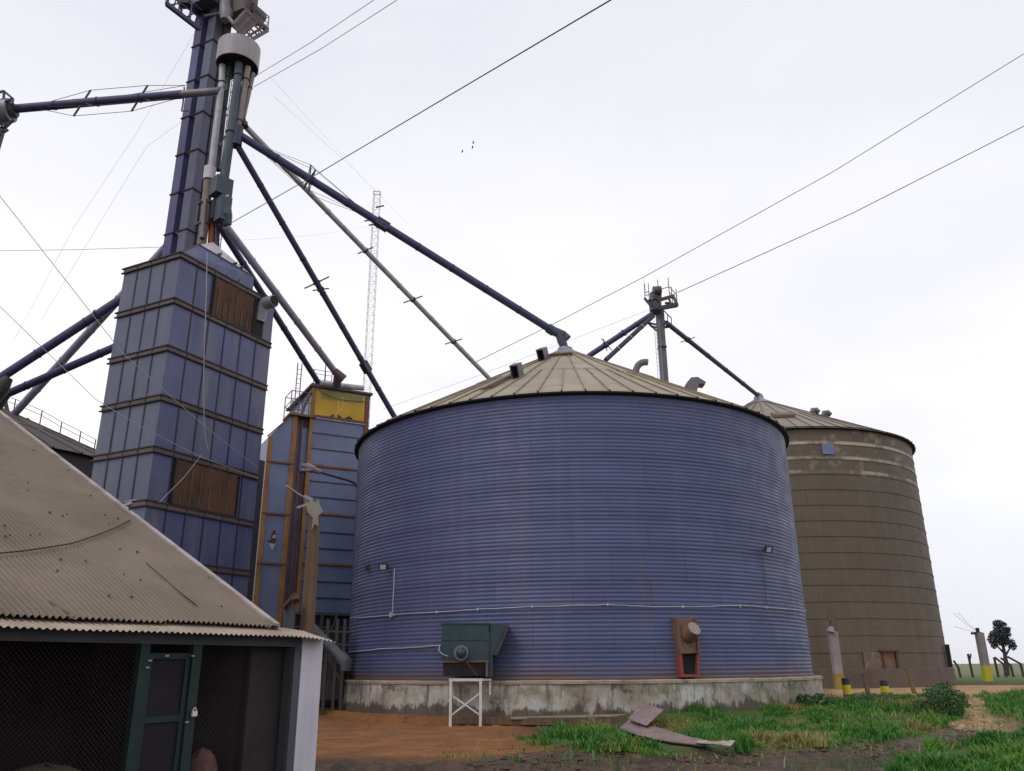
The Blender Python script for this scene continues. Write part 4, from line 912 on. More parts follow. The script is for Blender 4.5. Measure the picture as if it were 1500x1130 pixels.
mb = MB(); mb.tube([q1-d*.25, q1+d*.15], .27, 14); mb.tube([q1, P(826, 492, 41.0)], [.25, .26], 14); mb.tube([P(820, 489, 41.), P(823, 500, 41.0), apex+Vector((0, 0, -.05))], [.26, .25, .2], 14); mb.tube([P(825, 490, 41.), P(831, 497, 41.)], [.2, .25], 14); mb.build('elbow', M['greenpipe'], T1, smooth=45)
c = p.lerp(q, .212); mb = MB(); u = Vector((0, 0, 1)); t1, t2, t3, t4 = c+u*.85, c-u*.9, c-sd*.75+Vector((-.2, 0, -.05)), c+sd*.75+Vector((.2, 0, .05))
if True:
    mb.bar(t1, t2, .07); mb.bar(t3, t4, .07); mb.build('cross_brace', M['spout_dark'], T1)
    for tt in (t1, t2, t3, t4):
        mb = MB(); mb.tube([tt, p.lerp(q, .03)], .012, 5); mb.tube([tt, p.lerp(q, .41)], .012, 5); mb.build('brace_wire', M['cable'], T1)
    mb = MB(); mb.tube([t1, t4], .02, 5); mb.tube([t1, t3], .02, 5); mb.tube([t2, t3], .02, 5); mb.tube([t2, t4], .02, 5); mb.build('brace_wire', M['spout_dark'], T1)
p2, q2 = P(357, 183, 35.5), P(716, 554, 52)
spout('pale grey spout with three crossbars ending behind the blue silo roof', p2, q2, .155, M['galv_pale'], rings=6, braces=((.43, .62, .0), (.63, .78, .0), (.82, .72, .0)), mring=M['galv_pale'])
p3, q3 = P(348, 214, 35.2), P(579, 613, 47)
spout('dark indigo spout with a small box ending behind the left eave of the blue silo', p3, q3, .165, M['spout_blue'], rings=7, mring=M['spout_dark'], braces=((.46, .75, .5), (.485, .75, -.3)), boxes=((.785, .34),))
p4, q4 = P(331, 332, 35.0), P(493, 548, 45.6)
T4, p, q, d, sd, nr = spout('pale violet grey spout leading to the roof of the yellow-topped dryer', p4, q4, .19, M['violet_grey'], rings=4)
mb = MB(); mb.tube([q-d*.3, P(504, 556, 45.6)], [.23, .27], 14); mb.tube([P(495, 551, 45.6), P(493, 566, 46.2)], [.25, .25], 14); mb.build('elbow', M['purple'], T4, smooth=45)
p5, q5 = P(322, 332, 35.4), P(467, 562, 46.5)
spout('dark spout just left of the pale one reaching the yellow-topped dryer', p5, q5, .17, M['spout_blue'], rings=4, mring=M['spout_dark'])
# spouts to the left
T6, p, q, d, sd, nr = spout('pale violet spout crossing down to the dark silo roof at far left', P(262, 342, 36.9), P(16, 612, 44), .21, M['violet_grey'], rings=5)
T7, p, q, d, sd, nr = spout('upper indigo spout leaving the left side of the blue tower', P(262, 383, 36.0), P(-18, 566, 36.0), .21, M['spout_blue'], rings=3, mring=M['spout_dark'], braces=((.44, .6, .3),))
mb = MB(); q = P(2, 562, 36); mb.tube([q+Vector((.3, 0, .3)), q+Vector((0, 0, -.2)), q+Vector((-.4, 0, -1.0))], [.2, .4, .35], 12); mb.build('elbow', M['dark'], T7, smooth=45)
T8, p, q, d, sd, nr = spout('lower indigo spout leaving the left side of the blue tower', P(200, 495, 36.5), P(-14, 588, 37.5), .19, M['spout_blue'], rings=3, mring=M['spout_dark'])
mb = MB(); q = P(3, 583, 37.3); mb.tube([q+Vector((.2, 0, .2)), q+Vector((-.3, 0, -.4)), q+Vector((-.5, 0, -1.2))], [.2, .38, .3], 12); mb.build('elbow', M['dark'], T8, smooth=45)
# high level spout to the lattice tower
pA, pB = P(330, 133, 35.1), P(18, 160, 35.5)
mid = pA.lerp(pB, .2)
T9, p, q, d, sd, nr = spout('high level violet spout running left to the lattice tower', mid, pB, .225, M['spout_blue'], rings=3, mring=M['spout_dark'])
mb = MB(); mb.tube([P(330, 120, 35.2), P(328, 129, 35.1), P(318, 134, 34.9), mid.lerp(pB, .03)], [.17, .18, .19, .20], 12); mb.build('pipe', M['greypipe'], T9, smooth=50)
ends = []
for t in (.50, .80, ):
    pass
crs = []
for px, py in ((205, 143), (121, 150)):
    c = P(px, py, 35.3); e = [c+Vector((.30, 0, .75)), c+Vector((-.32, 0, -.85)), c+Vector((-.75, .3, .42)), c+Vector((.75, -.3, -.45))]; crs.append(e)
    mb = MB(); mb.bar(e[0], e[1], .075); mb.bar(e[2], e[3], .05); mb.build('cross_brace', M['dark'], T9)
r0, r1 = P(272, 130, 35.2), P(45, 157, 35.4)
mb = MB()
for k in range(4): mb.tube([r0+Vector((0, 0, .2 if k in (0, 2) else -.5)), crs[0][k], crs[1][k], r1], .016, 5)
mb.build('brace_wire', M['cable'], T9)
mb = MB()
for a, b_ in (((270, 128, 35.4), (268, 152, 35.4)), ((268, 152, 35.4), (266, 163, 35.4)), ((266, 163, 35.4), (276, 163, 36.2))): mb.bar(P(*a), P(*b_), .06)
mb.build('bracket', M['fascia'], T9)
# lattice tower at the left edge
lc = P(-8, 160, 35.5); lat = thing('lattice_tower', 'dark lattice tower cut by the left edge of the photo, with a grey drum', 'tower', (lc.x-1.1, lc.y, 0))
mb = MB(); cx, cy, zt_ = lc.x-1.1, lc.y, lc.z-.4; w0, w1 = 1.05, .95
cor = [(-1, -1), (1, -1), (1, 1), (-1, 1)]
for i, (sx, sy) in enumerate(cor): mb.bar((cx+sx*w0, cy+sy*w0, 0), (cx+sx*w1, cy+sy*w1, zt_), .12)
for k in range(14):
    z0, z1 = zt_*k/14, zt_*(k+1)/14
    for i in range(4):
        a, b_ = cor[i], cor[(i+1) % 4]; mb.bar((cx+a[0]*w0, cy+a[1]*w0, z0), (cx+b[0]*w0 if False else cx+b_[0]*w0, cy+b_[1]*w0, z1), .06); mb.bar((cx+a[0]*w0, cy+a[1]*w0, z1), (cx+b_[0]*w0, cy+b_[1]*w0, z1), .06)
mb.build('frame', M['dark'], lat)
mb = MB(); e = P(22, 163, 35.5); f_ = P(-40, 166, 35.5); mb.tube([f_, P(-4, 164, 35.5), P(16, 162, 35.5)], .62, 16); mb.mi = 1; mb.tube([P(-2, 164, 35.5), P(0, 164, 35.5)], .7, 16); mb.tube([P(18, 162, 35.5), P(23, 161, 35.5)], [.45, .36], 12); mb.build('drum', [M['galv'], M['dark']], lat, smooth=40)
mb = MB()
for a, b_ in (((5, 150, 35), (6, 134, 35)), ((6, 134, 35), (19, 145, 35)), ((19, 145, 35), (17, 153, 35)), ((4, 150, 35), (19, 145, 35)), ((6, 134, 35), (-14, 137, 35)), ((6, 147, 35), (-14, 150, 35)), ((12, 190, 35.5), (-20, 210, 35.5)), ((20, 176, 35.5), (-6, 200, 35.5)), ((10, 178, 35.5), (-3, 222, 35.5))): mb.bar(P(*a), P(*b_), .10)
mb.build('railing', M['spout_dark'], lat)
# ------------------------------------------------------------------ yellow topped dryer
F0 = Vector((-11.83, 46.0, 0)); fd = Vector((.8736, .4863, 0)).normalized(); fn = Vector((fd.y, -fd.x, 0)) # outward towards camera
if fn.y > 0: fn = -fn
def fh(px, py): return hit_plane(px, py, (F0.x, F0.y), (fd.x, fd.y))
def fp(px, py, o=0): s, z = fh(px, py); return F0+fd*s+fn*o+Vector((0, 0, z))
def fs_(s, z, o=0): return F0+fd*s+fn*o+Vector((0, 0, z))
dry = thing('grain_dryer', 'blue grain dryer with orange frame and yellow top panel beside the blue silo', 'grain dryer', F0)
sL0, sL1 = fh(388, 700)[0], fh(429, 700)[0]; sM = fh(452, 700)[0]; sR0 = fh(456, 620)[0]; sR1 = fh(538, 622)[0]
zTop = fh(460, 566)[1]; zPl = fh(440, 611)[1]; zLlow = fh(392, 640)[1]
DP = 5.5
mb = MB()                                          # left block with sloping roof, then the tall block
f = [fs_(sL0, 0), fs_(sL1, 0), fs_(sL1, zPl), fs_(sL1-.35, zPl), fs_(sL0, zLlow)]; b_ = [v-fn*DP for v in f]; n = 5
mb.add(f+b_, [tuple(range(n)), tuple(range(2*n-1, n-1, -1))]+[(i, i+n, (i+1) % n+n, (i+1) % n) for i in range(n)])
mb.obox(fs_(sR0, 0), fd*(sR1-sR0), -fn*DP, (0, 0, zTop))
mb.mi = 1
for py in (634, 657, 705, 728, 779, 803, 852, 876, 898): z = fh(458, py)[1]; mb.obox(fs_(sR0, z-.03, 0), fd*(sR1-sR0), fn*.035, (0, 0, .06))
mb.build('wall', [M['dryer2'], M['seam']], dry)
mb = MB(); mb.obox(fs_(sL1, 0, -.35), fd*(sR0-sL1), -fn*(DP-.4), (0, 0, zPl))
k = 0; s = sL1+.04
while s < sR0-.1: mb.obox(fs_(s, 0, -.35), fd*.12, fn*.08, (0, 0, zPl-.05)); s += .26
mb.build('corrugated_recess', M['purple'], dry)
mb = MB(); s0 = sL1+.38; mb.obox(fs_(s0, fh(445, 690)[1], -.3), fd*.42, fn*.1, (0, 0, zPl-.6-fh(445, 690)[1])); mb.build('duct', M['dryer2'], dry)
def ob(a, w, z0, z1, o=.06, m=M['orange'], nm='frame_post'):
    mb = MB(); mb.obox(fs_(a, z0, -.02), fd*w, fn*(o+.02), (0, 0, z1-z0)); return mb.build(nm, m, dry)
ob(sL0-.02, .24, 0, zLlow, m=M['orange']); ob(sL1-.27, .27, 0, zPl, m=M['orange']); ob(sR0-.12, .20, 0, zTop-.1, .1); ob(sR1-.2, .26, 0, zTop-.2, .09, M['redbrown'])
for py in (677, 753, 826):
    z = fh(400, py)[1]; mb = MB(); mb.obox(fs_(sL0, z-.05), fd*(sL1-sL0), fn*.09, (0, 0, .10)); mb.build('frame_rail', M['redbrown'], dry)
for py in (682, 752, 826):
    z = fh(458, py)[1]; mb = MB(); mb.obox(fs_(sR0, z-.07), fd*(sR1-sR0), fn*.07, (0, 0, .13)); mb.mi = 1; mb.obox(fs_(sR0, z-.03, .07), fd*(sR1-sR0), fn*.02, (0, 0, .045)); mb.build('frame_rail', [M['redbrown'], M['orange']], dry)
mb = MB(); mb.bar(fs_(sL0-.05, zLlow+.03, .02), fs_(sL1-.35, zPl+.03, .02), .14, .08); mb.build('roof_edge', M['redbrown'], dry)
# yellow panel
y0, y1 = fh(461, 608)[1], fh(461, 570)[1]; ys0, ys1 = fh(461, 590)[0], fh(534, 595)[0]
mb = MB(); mb.obox(fs_(ys0, y0, 0), fd*(ys1-ys0), fn*.05, (0, 0, y1-y0))
mb.mi = 1; mb.obox(fs_(ys0+.35, y1-.55, .05), fd*(ys1-ys0-.5), fn*.006, (0, 0, .5))
yp = mb.build('top_panel', [M['yellow'], M['yellow_olive']], dry)
mb = MB()
def stroke(pix, w):
    pts = [fp(*q, .058) for q in pix]
    for a, b2 in zip(pts[:-1], pts[1:]): mb.bar(a, b2+(b2-a)*.08, w, .012, fn)
stroke([(495, 586), (496, 600), (494, 605), (489, 609)], .10); stroke([(501, 583), (502, 595), (500, 600), (496, 605)], .10); stroke([(504, 590), (517, 591), (531, 592)], .035)
mb.build('emblem', M['yellow_pale'], yp)
mb = MB(); mb.tube([fp(460, 563, .12), fp(470, 575, .12), fp(488, 583, .12), fp(505, 587, .12), fp(536, 589, .12)], .022, 6); mb.build('cable', M['rooflight'], dry, smooth=60)
mb = MB(); mb.tube([fp(468, 563, .15), fp(531, 570, .15)], .17, 12); mb.build('roof_roll', M['galv_pale'], dry, smooth=40)
mb = MB(); mb.obox(fs_(sR0-.25, zTop-.05, .2), fd*(sR1-sR0+.45), -fn*(DP+.3), (0, 0, .12)); mb.build('roof', M['band'], dry)
mb = MB(); mb.obox(fs_(ys0-.05, y0-.16, 0), fd*(ys1-ys0+.1), fn*.16, (0, 0, .14)); mb.mi = 1; mb.obox(fs_(ys0-.05, y0-.24, 0), fd*(ys1-ys0+.1), fn*.12, (0, 0, .07)); mb.build('sill', [M['redbrown'], M['galv_pale']], dry)
# platform and railings on the left block
mb = MB(); mb.obox(fs_(sL1-.55, zPl, .25), fd*(sR0-sL1+.75), -fn*1.6, (0, 0, .12)); mb.build('platform', M['chute_brown'], dry)
mb = MB(); zq = zPl+.12
for s in (sL1-.5, sL1-.05, sL1+.55): mb.bar(fs_(s, zq, .2), fs_(s, zq+1.35, .2), .045); mb.bar(fs_(s, zq, -1.3), fs_(s, zq+1.35, -1.3), .045)
for h in (.7, 1.35): mb.bar(fs_(sL1-.5, zq+h, .2), fs_(sL1+.75, zq+h, .2), .04); mb.bar(fs_(sL1-.5, zq+h, -1.3), fs_(sL1+.75, zq+h, -1.3), .04); mb.bar(fs_(sL1-.5, zq+h, .2), fs_(sL1-.5, zq+h, -1.3), .035)
for s in (sL1-.1, sL1+.15): mb.bar(fs_(s, zq, -.6), fs_(s, zq+3.4, -.6), .05)
for k in range(11): mb.bar(fs_(sL1-.1, zq+.3*k, -.6), fs_(sL1+.15, zq+.3*k, -.6), .025)
mb.tube([fs_(sL1+.2, zq, 0), fs_(sL1+.35, zq+.6, 0), fs_(sL1+.7, zq+1.6, 0)], .09, 8)
mb.build('railing', M['purple'], dry)
mb = MB()
for s in (sR0+.05, sR0+.75, sR0+1.15): mb.bar(fs_(s, zTop, -.4), fs_(s, zTop+1.2, -.4), .04)
for h in (.25, .6, .95, 1.2): mb.bar(fs_(sR0, zTop+h, -.4), fs_(sR0+1.15, zTop+h, -.4), .025)
mb.bar(fs_(sR0-.1, zTop+.2, -.2), fs_(sR0+1.2, zTop+.2, -.2), .1); mb.bar(fs_(sR0+.75, zTop, -.5), fs_(sR0+.75, zTop+2.3, -.5), .05)
mb.build('railing', M['fascia'], dry)
mb = MB(); c0 = fp(400, 787, .03); mb.add([c0+fd*x+Vector((0, 0, z)) for x, z in ((-.12, .1), (-.02, .38), (.12, .34), (.1, .05), (.18, -.22), (.02, -.38), (-.22, -.3), (-.3, -.2), (-.1, -.12))], [tuple(range(9))])
mb.mi = 1; mb.add([c0+fn*.04+fd*x+Vector((0, 0, z)) for x, z in ((-.2, -.35), (.12, -.38), (.02, -.72), (-.1, -.62))], [(0, 1, 2, 3)]); mb.add([c0+fn*.05+fd*x+Vector((0, 0, z)) for x, z in ((-.02, .1), (.12, .12), (.1, -.08), (-.06, -.06))], [(0, 1, 2, 3)])
mb.build('torn_hole', [M['rust'], M['galv_pale']], dry)
# dark base level: posts, beams and shuttered undercroft
mb = MB(); zB = fh(470, 902)[1]
mb.obox(fs_(sR0-.3, 0, .25), fd*4.2, fn*.05, (0, 0, zB)); mb.build('undercroft_wall', M['black'], dry)
mb = MB()
for s in (sR0+.3, sR0+1.2, sR0+2.0, sR0+3.2): mb.obox(fs_(s, 0, .3), fd*.14, fn*.14, (0, 0, zB+.1))
for z in (zB, zB-.7, zB-1.6): mb.obox(fs_(sR0-.3, z, .3), fd*4.3, fn*.12, (0, 0, .12))
mb.bar(fs_(sR0+.6, .5, .5), fs_(sR0+2.1, zB, .5), .08); mb.build('frame', M['fascia'], dry)
mb = MB(); mb.tube([P(449, 912, 36), P(500, 963, 34.3)], .21, 10); mb.tube([P(500, 963, 34.3), P(507, 972, 34), P(506, 983, 34)], [.26, .26, .2], 10)
tag(mb.build('screw_conveyor', M['fascia'], None, loc=P(500, 968, 34), smooth=40), 'inclined grey conveyor tube between the shed roof edge and the blue silo', 'conveyor')
fr = thing('steel_frame', 'dark steel frame and dusty bins in the gap left of the blue silo', 'frame', G(480, 1008, 0))
mb = MB()
for px in (452, 478, 492, 503): q = P(px, 960, 36); mb.bar((q.x, q.y, 0), (q.x, q.y, 3.6), .12)
for py in (925, 944, 965): mb.bar(P(440, py-2, 36), P(512, py+1, 36), .09)
mb.bar(P(470, 940, 36), P(500, 1000, 36), .07); mb.build('frame', M['dark'], fr)
mb = MB(); q = P(470, 990, 38); mb.obox(Vector((q.x-2.4, 38.4, 0)), (6.0, .3, 0), (0, .5, 0), (0, 0, 3.2)); mb.build('back_wall', M['black'], fr)
mb = MB(); q = P(488, 975, 37); mb.box((q.x, q.y, 1.1), (1.1, 1.0, 1.4)); mb.tube([(q.x, q.y, 1.8), (q.x+.2, q.y, 2.5)], [.45, .2], 10); mb.build('bin', M['dark'], fr)
# ------------------------------------------------------------------ poles, lamp
up = P(449.5, 925, 20); ub = Vector((up.x, up.y, GZ)); zt_ = P(456, 742, 20).z
pole = thing('utility_pole', 'weathered brown wooden pole with a torn pale plate at its top, behind the shed', 'pole', ub)
mb = MB(); mb.tube([ub, Vector((up.x, up.y, zt_*.5)), Vector((up.x, up.y, zt_))], [.19, .17, .13], 16); mb.build('post', M['wood'], pole, smooth=40)
mb = MB(); c0 = Vector((up.x+.02, up.y-.2, zt_)); xs = [(-.20, .02), (-.08, .10), (.02, .06), (.09, .14), (.12, .0), (.22, -.16), (.10, -.26), (.12, -.50), (.04, -.44), (-.03, -.58), (-.02, -.30), (-.13, -.20)]
f = [c0+Vector((x*1.05, -.03*abs(x)*5, z*1.05)) for x, z in xs]; b_ = [v+Vector((0, .03, 0)) for v in f]; n = len(xs)
mb.add(f+b_, [tuple(range(n))[::-1], tuple(range(n, 2*n))]+[(i, (i+1) % n, (i+1) % n+n, i+n) for i in range(n)]); mb.build('torn_plate', M['plate'], pole)
mb = MB(); mb.bar(P(436, 744, 20), P(455, 738, 19.9), .06); mb.bar(P(448, 742, 20), P(452, 728, 20), .05); mb.bar(P(446, 733, 20), P(452, 728, 20), .03)
for k in range(4): q = P(447+k*3, 729+k, 19.9); mb.tube([q-Vector((0, 0, .05)), q+Vector((0, 0, .05))], .035, 8)
mb.build('insulator_bracket', M['galv'], pole)
cable('service_wire', 'twisted pale service wire ending at the top of the brown wooden pole', 'cable', [P(449, 730, 20), P(442, 727, 19.7), P(434, 722, 19.4), P(420, 712, 19.0)], .02, M['cable_pale'])
mb = MB(); q0 = P(436, 885, 19.6)
mb.tube([Vector((up.x-.42, up.y-.1, 0)), P(424, 905, 19.8), P(424, 884, 19.8)], [.12, .14, .13], 10); mb.mi = 1; mb.obox(P(415, 889, 19.7), P(432, 869, 19.7)-P(415, 889, 19.7), (.03, -.22, 0), (.03, 0, -.05)); mb.tube([P(431, 873, 19.6), P(433, 881, 19.5)], .09, 10)
tag(mb.build('vent_pipe', [M['fascia'], M['rust']], None, loc=Vector((up.x-.42, up.y-.1, 0)), smooth=45), 'stubby rusty capped vent pipe just left of the brown wooden pole', 'pipe')
ly = 39.6
lamp = thing('street_lamp', 'pale street lamp on a bent arm at the upper left side of the blue silo', 'street lamp', P(525, 806, ly))
mb = MB(); mb.tube([P(523.5, 806, ly), P(524, 770, ly), P(524.5, 722, ly), P(523.5, 714, ly), P(519, 708, ly-.05), P(510, 704, ly-.15), P(468, 692, ly-.8)], .055, 8); mb.build('arm', M['dark'], lamp, smooth=50)
a, b_ = P(469, 692, ly-.8), P(441, 681, ly-1.2); mb = MB(); mb.tube([a, a.lerp(b_, .3), a.lerp(b_, .36), a.lerp(b_, .7), b_], [.12, .15, .2, .21, .05], 12); hd = mb.build('head', M['lamp_shell'], lamp, smooth=60)
mb = MB(); mb.blob(a.lerp(b_, .68)-Vector((0, 0, .14)), (.3, .16, .1), 6); mb.build('lens', M['lamp_glass'], lamp, smooth=60)
# ------------------------------------------------------------------ dark silo at left with handrail
S3 = Vector((-34.5, 42.5, 0)); 
def tan_of(px, py): a = ray(px, py); return math.atan2(a.x, a.y), a.z/math.hypot(a.x, a.y)
azc, _ = tan_of(-45, 655); D3 = 54.0; S3 = Vector((D3*math.sin(azc), D3*math.cos(azc), 0)); R3 = 10.5
_, ZE3 = hit_cyl(62, 653, S3, R3)
sil3 = thing('grain_silo', 'dark silo with handrail on its roof, half hidden behind the shed roof', 'silo', S3)
mb = MB(); mb.lathe(S3, [(R3, 0), (R3, ZE3)], 80); mb.build('wall', M['wall3'], sil3, smooth=30)
mb, zz3 = silo_roof(S3, R3, ZE3+.05, ZE3+4.6, 1.0, 48, 24, None, over=.25); mb.build('roof', [M['wall3'], M['rib_dark'], M['black']], sil3)
mb = MB(); rr = []
for px, py in ((-8, 603), (18, 611), (57, 628), (86, 645), (114, 659), (136, 671)): rr.append(P(px, py, 48.5))
for p_ in rr: mb.bar(p_-Vector((0, 0, .5)), p_+Vector((0, 0, 1.15)), .05)
for a, b_ in zip(rr[:-1], rr[1:]):
    for h in (0.02, .85, 1.15): mb.bar(a+Vector((0, 0, h)), b_+Vector((0, 0, h)), .045 if h < .1 else .035)
mb.build('handrail', M['fascia'], sil3)
mb = MB(); q = P(58, 633, 47); mb.tube([q-Vector((.5, 0, .5)), q, q+Vector((.45, 0, -.1))], [.45, .42, .25], 10); mb.build('roof_vent', M['dark'], sil3)
mb = MB(); mb.bar(P(36, 626, 47), P(40, 613, 47), .12); mb.bar(P(40, 613, 47), P(55, 627, 47), .1); mb.build('hatch_lever', M['dark'], sil3)
mb = MB(); mb.tube([P(8, 590, 46), P(14, 616, 46)], .12, 8); mb.build('vent_pipe', M['dark'], sil3)
# ------------------------------------------------------------------ shed in the foreground
sd_ = Vector((.254, .40, 0)).normalized(); sn = Vector((-sd_.y, sd_.x, 0))     # along the front (away from camera), inward
E0 = Vector((-5.13, 8.5, 0)); ZEV = 2.03; ZMA = 2.19; OFFM = .35; KR = .515
def sh(s, o, z): return E0+sd_*s+sn*o+Vector((0, 0, z))
shed = thing('shed', 'low shed with rusty corrugated roof and wire mesh front in the left foreground', 'shed', sh(2, 2, GZ))
sEnd = 3.85; S0 = -4.5
def corr(mb, s0, s1, fun, pitch, amp, rows, seg=6):
    n = int((s1-s0)/pitch*seg); vs = []; fs = []
    for j in range(rows+1):
        for i in range(n+1):
            s = s0+(s1-s0)*i/n; p = fun(s, j/rows); vs.append(p+Vector((0, 0, amp*math.cos(2*PI*s/pitch))))
    for j in range(rows):
        for i in range(n): a = j*(n+1)+i; fs.append((a, a+1, a+n+2, a+n+1))
    mb.add(vs, fs)
TL = 9.7
def roof_pt(s, t): return sh(s, OFFM+t, ZMA+KR*t)
def wav(s, t, k=1.0): return .02*k*noise.noise((s*.7, t*.6, 2.))
mb = MB()
corr(mb, S0, sEnd-1.75, lambda s, u: roof_pt(s, -.05+u*TL)+Vector((0, 0, wav(s, u*TL))), .076, .017, 40)
corr(mb, sEnd-1.75-.006, sEnd, lambda s, u: roof_pt(s, -.02+u*TL)+Vector((0, 0, wav(s, u*TL)+.003)), .076, .017, 40)
mb.mi = 1
for k in range(70):                              # nail heads and lifted washers in rows along the battens
    t = random.choice([.35, 1.25, 2.2, 3.2, 4.3, 5.4, 6.6])+random.uniform(-.25, .25); s = random.uniform(-1.0, sEnd-.1)
    p = roof_pt(s, t)+Vector((0, 0, .03)); mb.box(p, (random.uniform(.012, .026), random.uniform(.012, .03), .022), random.uniform(0, 3))
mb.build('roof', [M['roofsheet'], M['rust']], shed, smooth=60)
mb = MB()                                          # back slope
corr(mb, S0, sEnd, lambda s, u: sh(s, OFFM+TL+u*TL, ZMA+KR*TL-.05-KR*u*TL), .076, .0105, 4)
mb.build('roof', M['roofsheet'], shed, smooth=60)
mb = MB(); a, b_ = roof_pt(sEnd+.0, -.05)+Vector((0, 0, .03)), roof_pt(sEnd, TL-.02)+Vector((0, 0, .03))
mb.bar(a, b_, .10, .035); mb.obox(a+sd_*.04-Vector((0, 0, .12)), b_-a, sd_*.02, (0, 0, .12)); mb.build('rake_trim', M['trim'], shed)
# torn sheet corner at the main eave
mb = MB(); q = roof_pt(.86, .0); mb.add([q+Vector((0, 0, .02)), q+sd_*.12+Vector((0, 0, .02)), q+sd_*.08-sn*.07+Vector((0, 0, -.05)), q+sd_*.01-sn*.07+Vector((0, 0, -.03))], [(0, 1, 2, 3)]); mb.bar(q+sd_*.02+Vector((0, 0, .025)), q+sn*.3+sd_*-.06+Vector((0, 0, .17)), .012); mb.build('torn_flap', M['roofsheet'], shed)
# porch strip under the main eave
PE = 4.72
def porch(s, u):
    drop = .055*max(0, (s-3.6))**2*.9 if s > 3.6 else 0
    return sh(s, u*.62, ZEV+.26*u*.62-drop+.018*noise.noise((s*.6, u, 7.)))
mb = MB(); corr(mb, S0, PE, porch, .079, .0115, 3); mb.build('porch_roof', M['rooflight'], shed, smooth=60)
WO = .30; ZF0 = 1.905; ZF1 = 2.0
sP1 = hit_plane(470, 960, tuple(sh(0, WO, 0))[:2], (sd_.x, sd_.y))[0]; sP0 = hit_plane(440, 960, tuple(sh(0, WO, 0))[:2], (sd_.x, sd_.y))[0]
mb = MB(); mb.obox(sh(S0, WO-.02, ZF0), sd_*(sP0-S0-.02), sn*.08, (0, 0, .13)); mb.build('fascia_beam', M['fascia'], shed)
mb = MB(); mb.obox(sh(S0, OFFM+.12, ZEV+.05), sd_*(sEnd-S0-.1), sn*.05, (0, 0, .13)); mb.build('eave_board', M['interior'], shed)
mb = MB(); mb.obox(sh(sP0, WO-.03, GZ-.1), sd_*(sP1-sP0), sn*.26, (0, 0, ZEV+.05-GZ+.05))
for i in range(0): pass
pil = mb.build('pillar', M['white_wall'], shed)
mb = MB(); mb.obox(sh(sP0-.13, WO-.022, GZ-.1), sd_*.127, sn*.2, (0, 0, ZF0-GZ+.1)); mb.build('door_jamb', M['fascia'], shed)
mb = MB(); gs0, gs1 = sEnd-.22, sEnd-.08         # gable end wall up to the roof slope
f = [sh(gs0, .5, GZ-.1), sh(gs0, 8., GZ-.1), sh(gs0, 8., ZMA+KR*(8-OFFM)-.03), sh(gs0, .5, ZMA+KR*(.5-OFFM)-.03)]; b_ = [v+sd_*(gs1-gs0) for v in f]
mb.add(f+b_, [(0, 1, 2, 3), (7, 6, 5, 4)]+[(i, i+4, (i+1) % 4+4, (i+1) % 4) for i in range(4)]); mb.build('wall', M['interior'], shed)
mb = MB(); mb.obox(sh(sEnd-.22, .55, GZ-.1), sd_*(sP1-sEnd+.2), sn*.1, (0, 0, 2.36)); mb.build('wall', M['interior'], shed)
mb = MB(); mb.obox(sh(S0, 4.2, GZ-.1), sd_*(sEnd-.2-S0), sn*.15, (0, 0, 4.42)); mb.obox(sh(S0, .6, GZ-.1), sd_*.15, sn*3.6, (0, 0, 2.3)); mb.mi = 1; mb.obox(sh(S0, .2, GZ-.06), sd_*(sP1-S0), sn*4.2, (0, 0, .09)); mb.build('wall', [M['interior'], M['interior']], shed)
# green posts, door
def wl(px, py, o=WO): return hit_plane(px, py, tuple(sh(0, o, 0))[:2], (sd_.x, sd_.y))
d0, d1 = wl(205, 960)[0], wl(216, 960)[0]; d2, d3 = wl(284, 960)[0], wl(297, 960)[0]
mb = MB(); mb.obox(sh(d0, WO-.01, GZ-.1), sd_*(d1-d0+.02), sn*.09, (0, 0, ZF0-GZ+.1)); mb.build('post', M['green'], shed)
mb = MB(); mb.obox(sh(d2-.02, WO-.01, GZ-.1), sd_*(d3-d2), sn*.09, (0, 0, ZF0-GZ+.1)); mb.build('post', M['green'], shed)
zd = wl(250, 957)[1]; zm = wl(250, 1058)[1]
mb = MB()
e0_, e1_ = d1+.03, d2-.03
for a in (e0_, e1_-.06): mb.obox(sh(a, WO+.02, GZ+.03), sd_*.06, sn*.05, (0, 0, zd-GZ-.03))
for z in (zd-.07, zm, GZ+.03): mb.obox(sh(e0_, WO+.022, z), sd_*(e1_-e0_), sn*.046, (0, 0, .07))
door = mb.build('door', M['green'], shed)
mb = MB(); mb.obox(sh(e0_+.05, WO+.05, GZ+.05), sd_*(e1_-e0_-.1), sn*.01, (0, 0, zd-GZ-.1)); mb.build('door_sheet', M['door_dark'], door)
sl_, zl_ = wl(281, 1043); mb = MB(); q = sh(sl_, WO-.04, zl_); mb.obox(q-sd_*.035-Vector((0, 0, .05)), sd_*.07, -sn*.025, (0, 0, .06))
pts = [q+sd_*(.024*math.cos(a))-sn*.012+Vector((0, 0, .012+.034*math.sin(a))) for a in [PI*i/8 for i in range(9)]]; mb.tube(pts, .007, 6); mb.build('padlock', M['white_paint'], door)
mb = MB()
for px, py in ((243, 961), (281, 961), (218, 968), (214, 978), (272, 1058)): s_, z_ = wl(px, py); mb.box(sh(s_, WO-.02, z_), (.05, .02, .02), math.atan2(sd_.y, sd_.x)+random.uniform(-.3, .3))
mb.build('hinge', M['galv'], door)
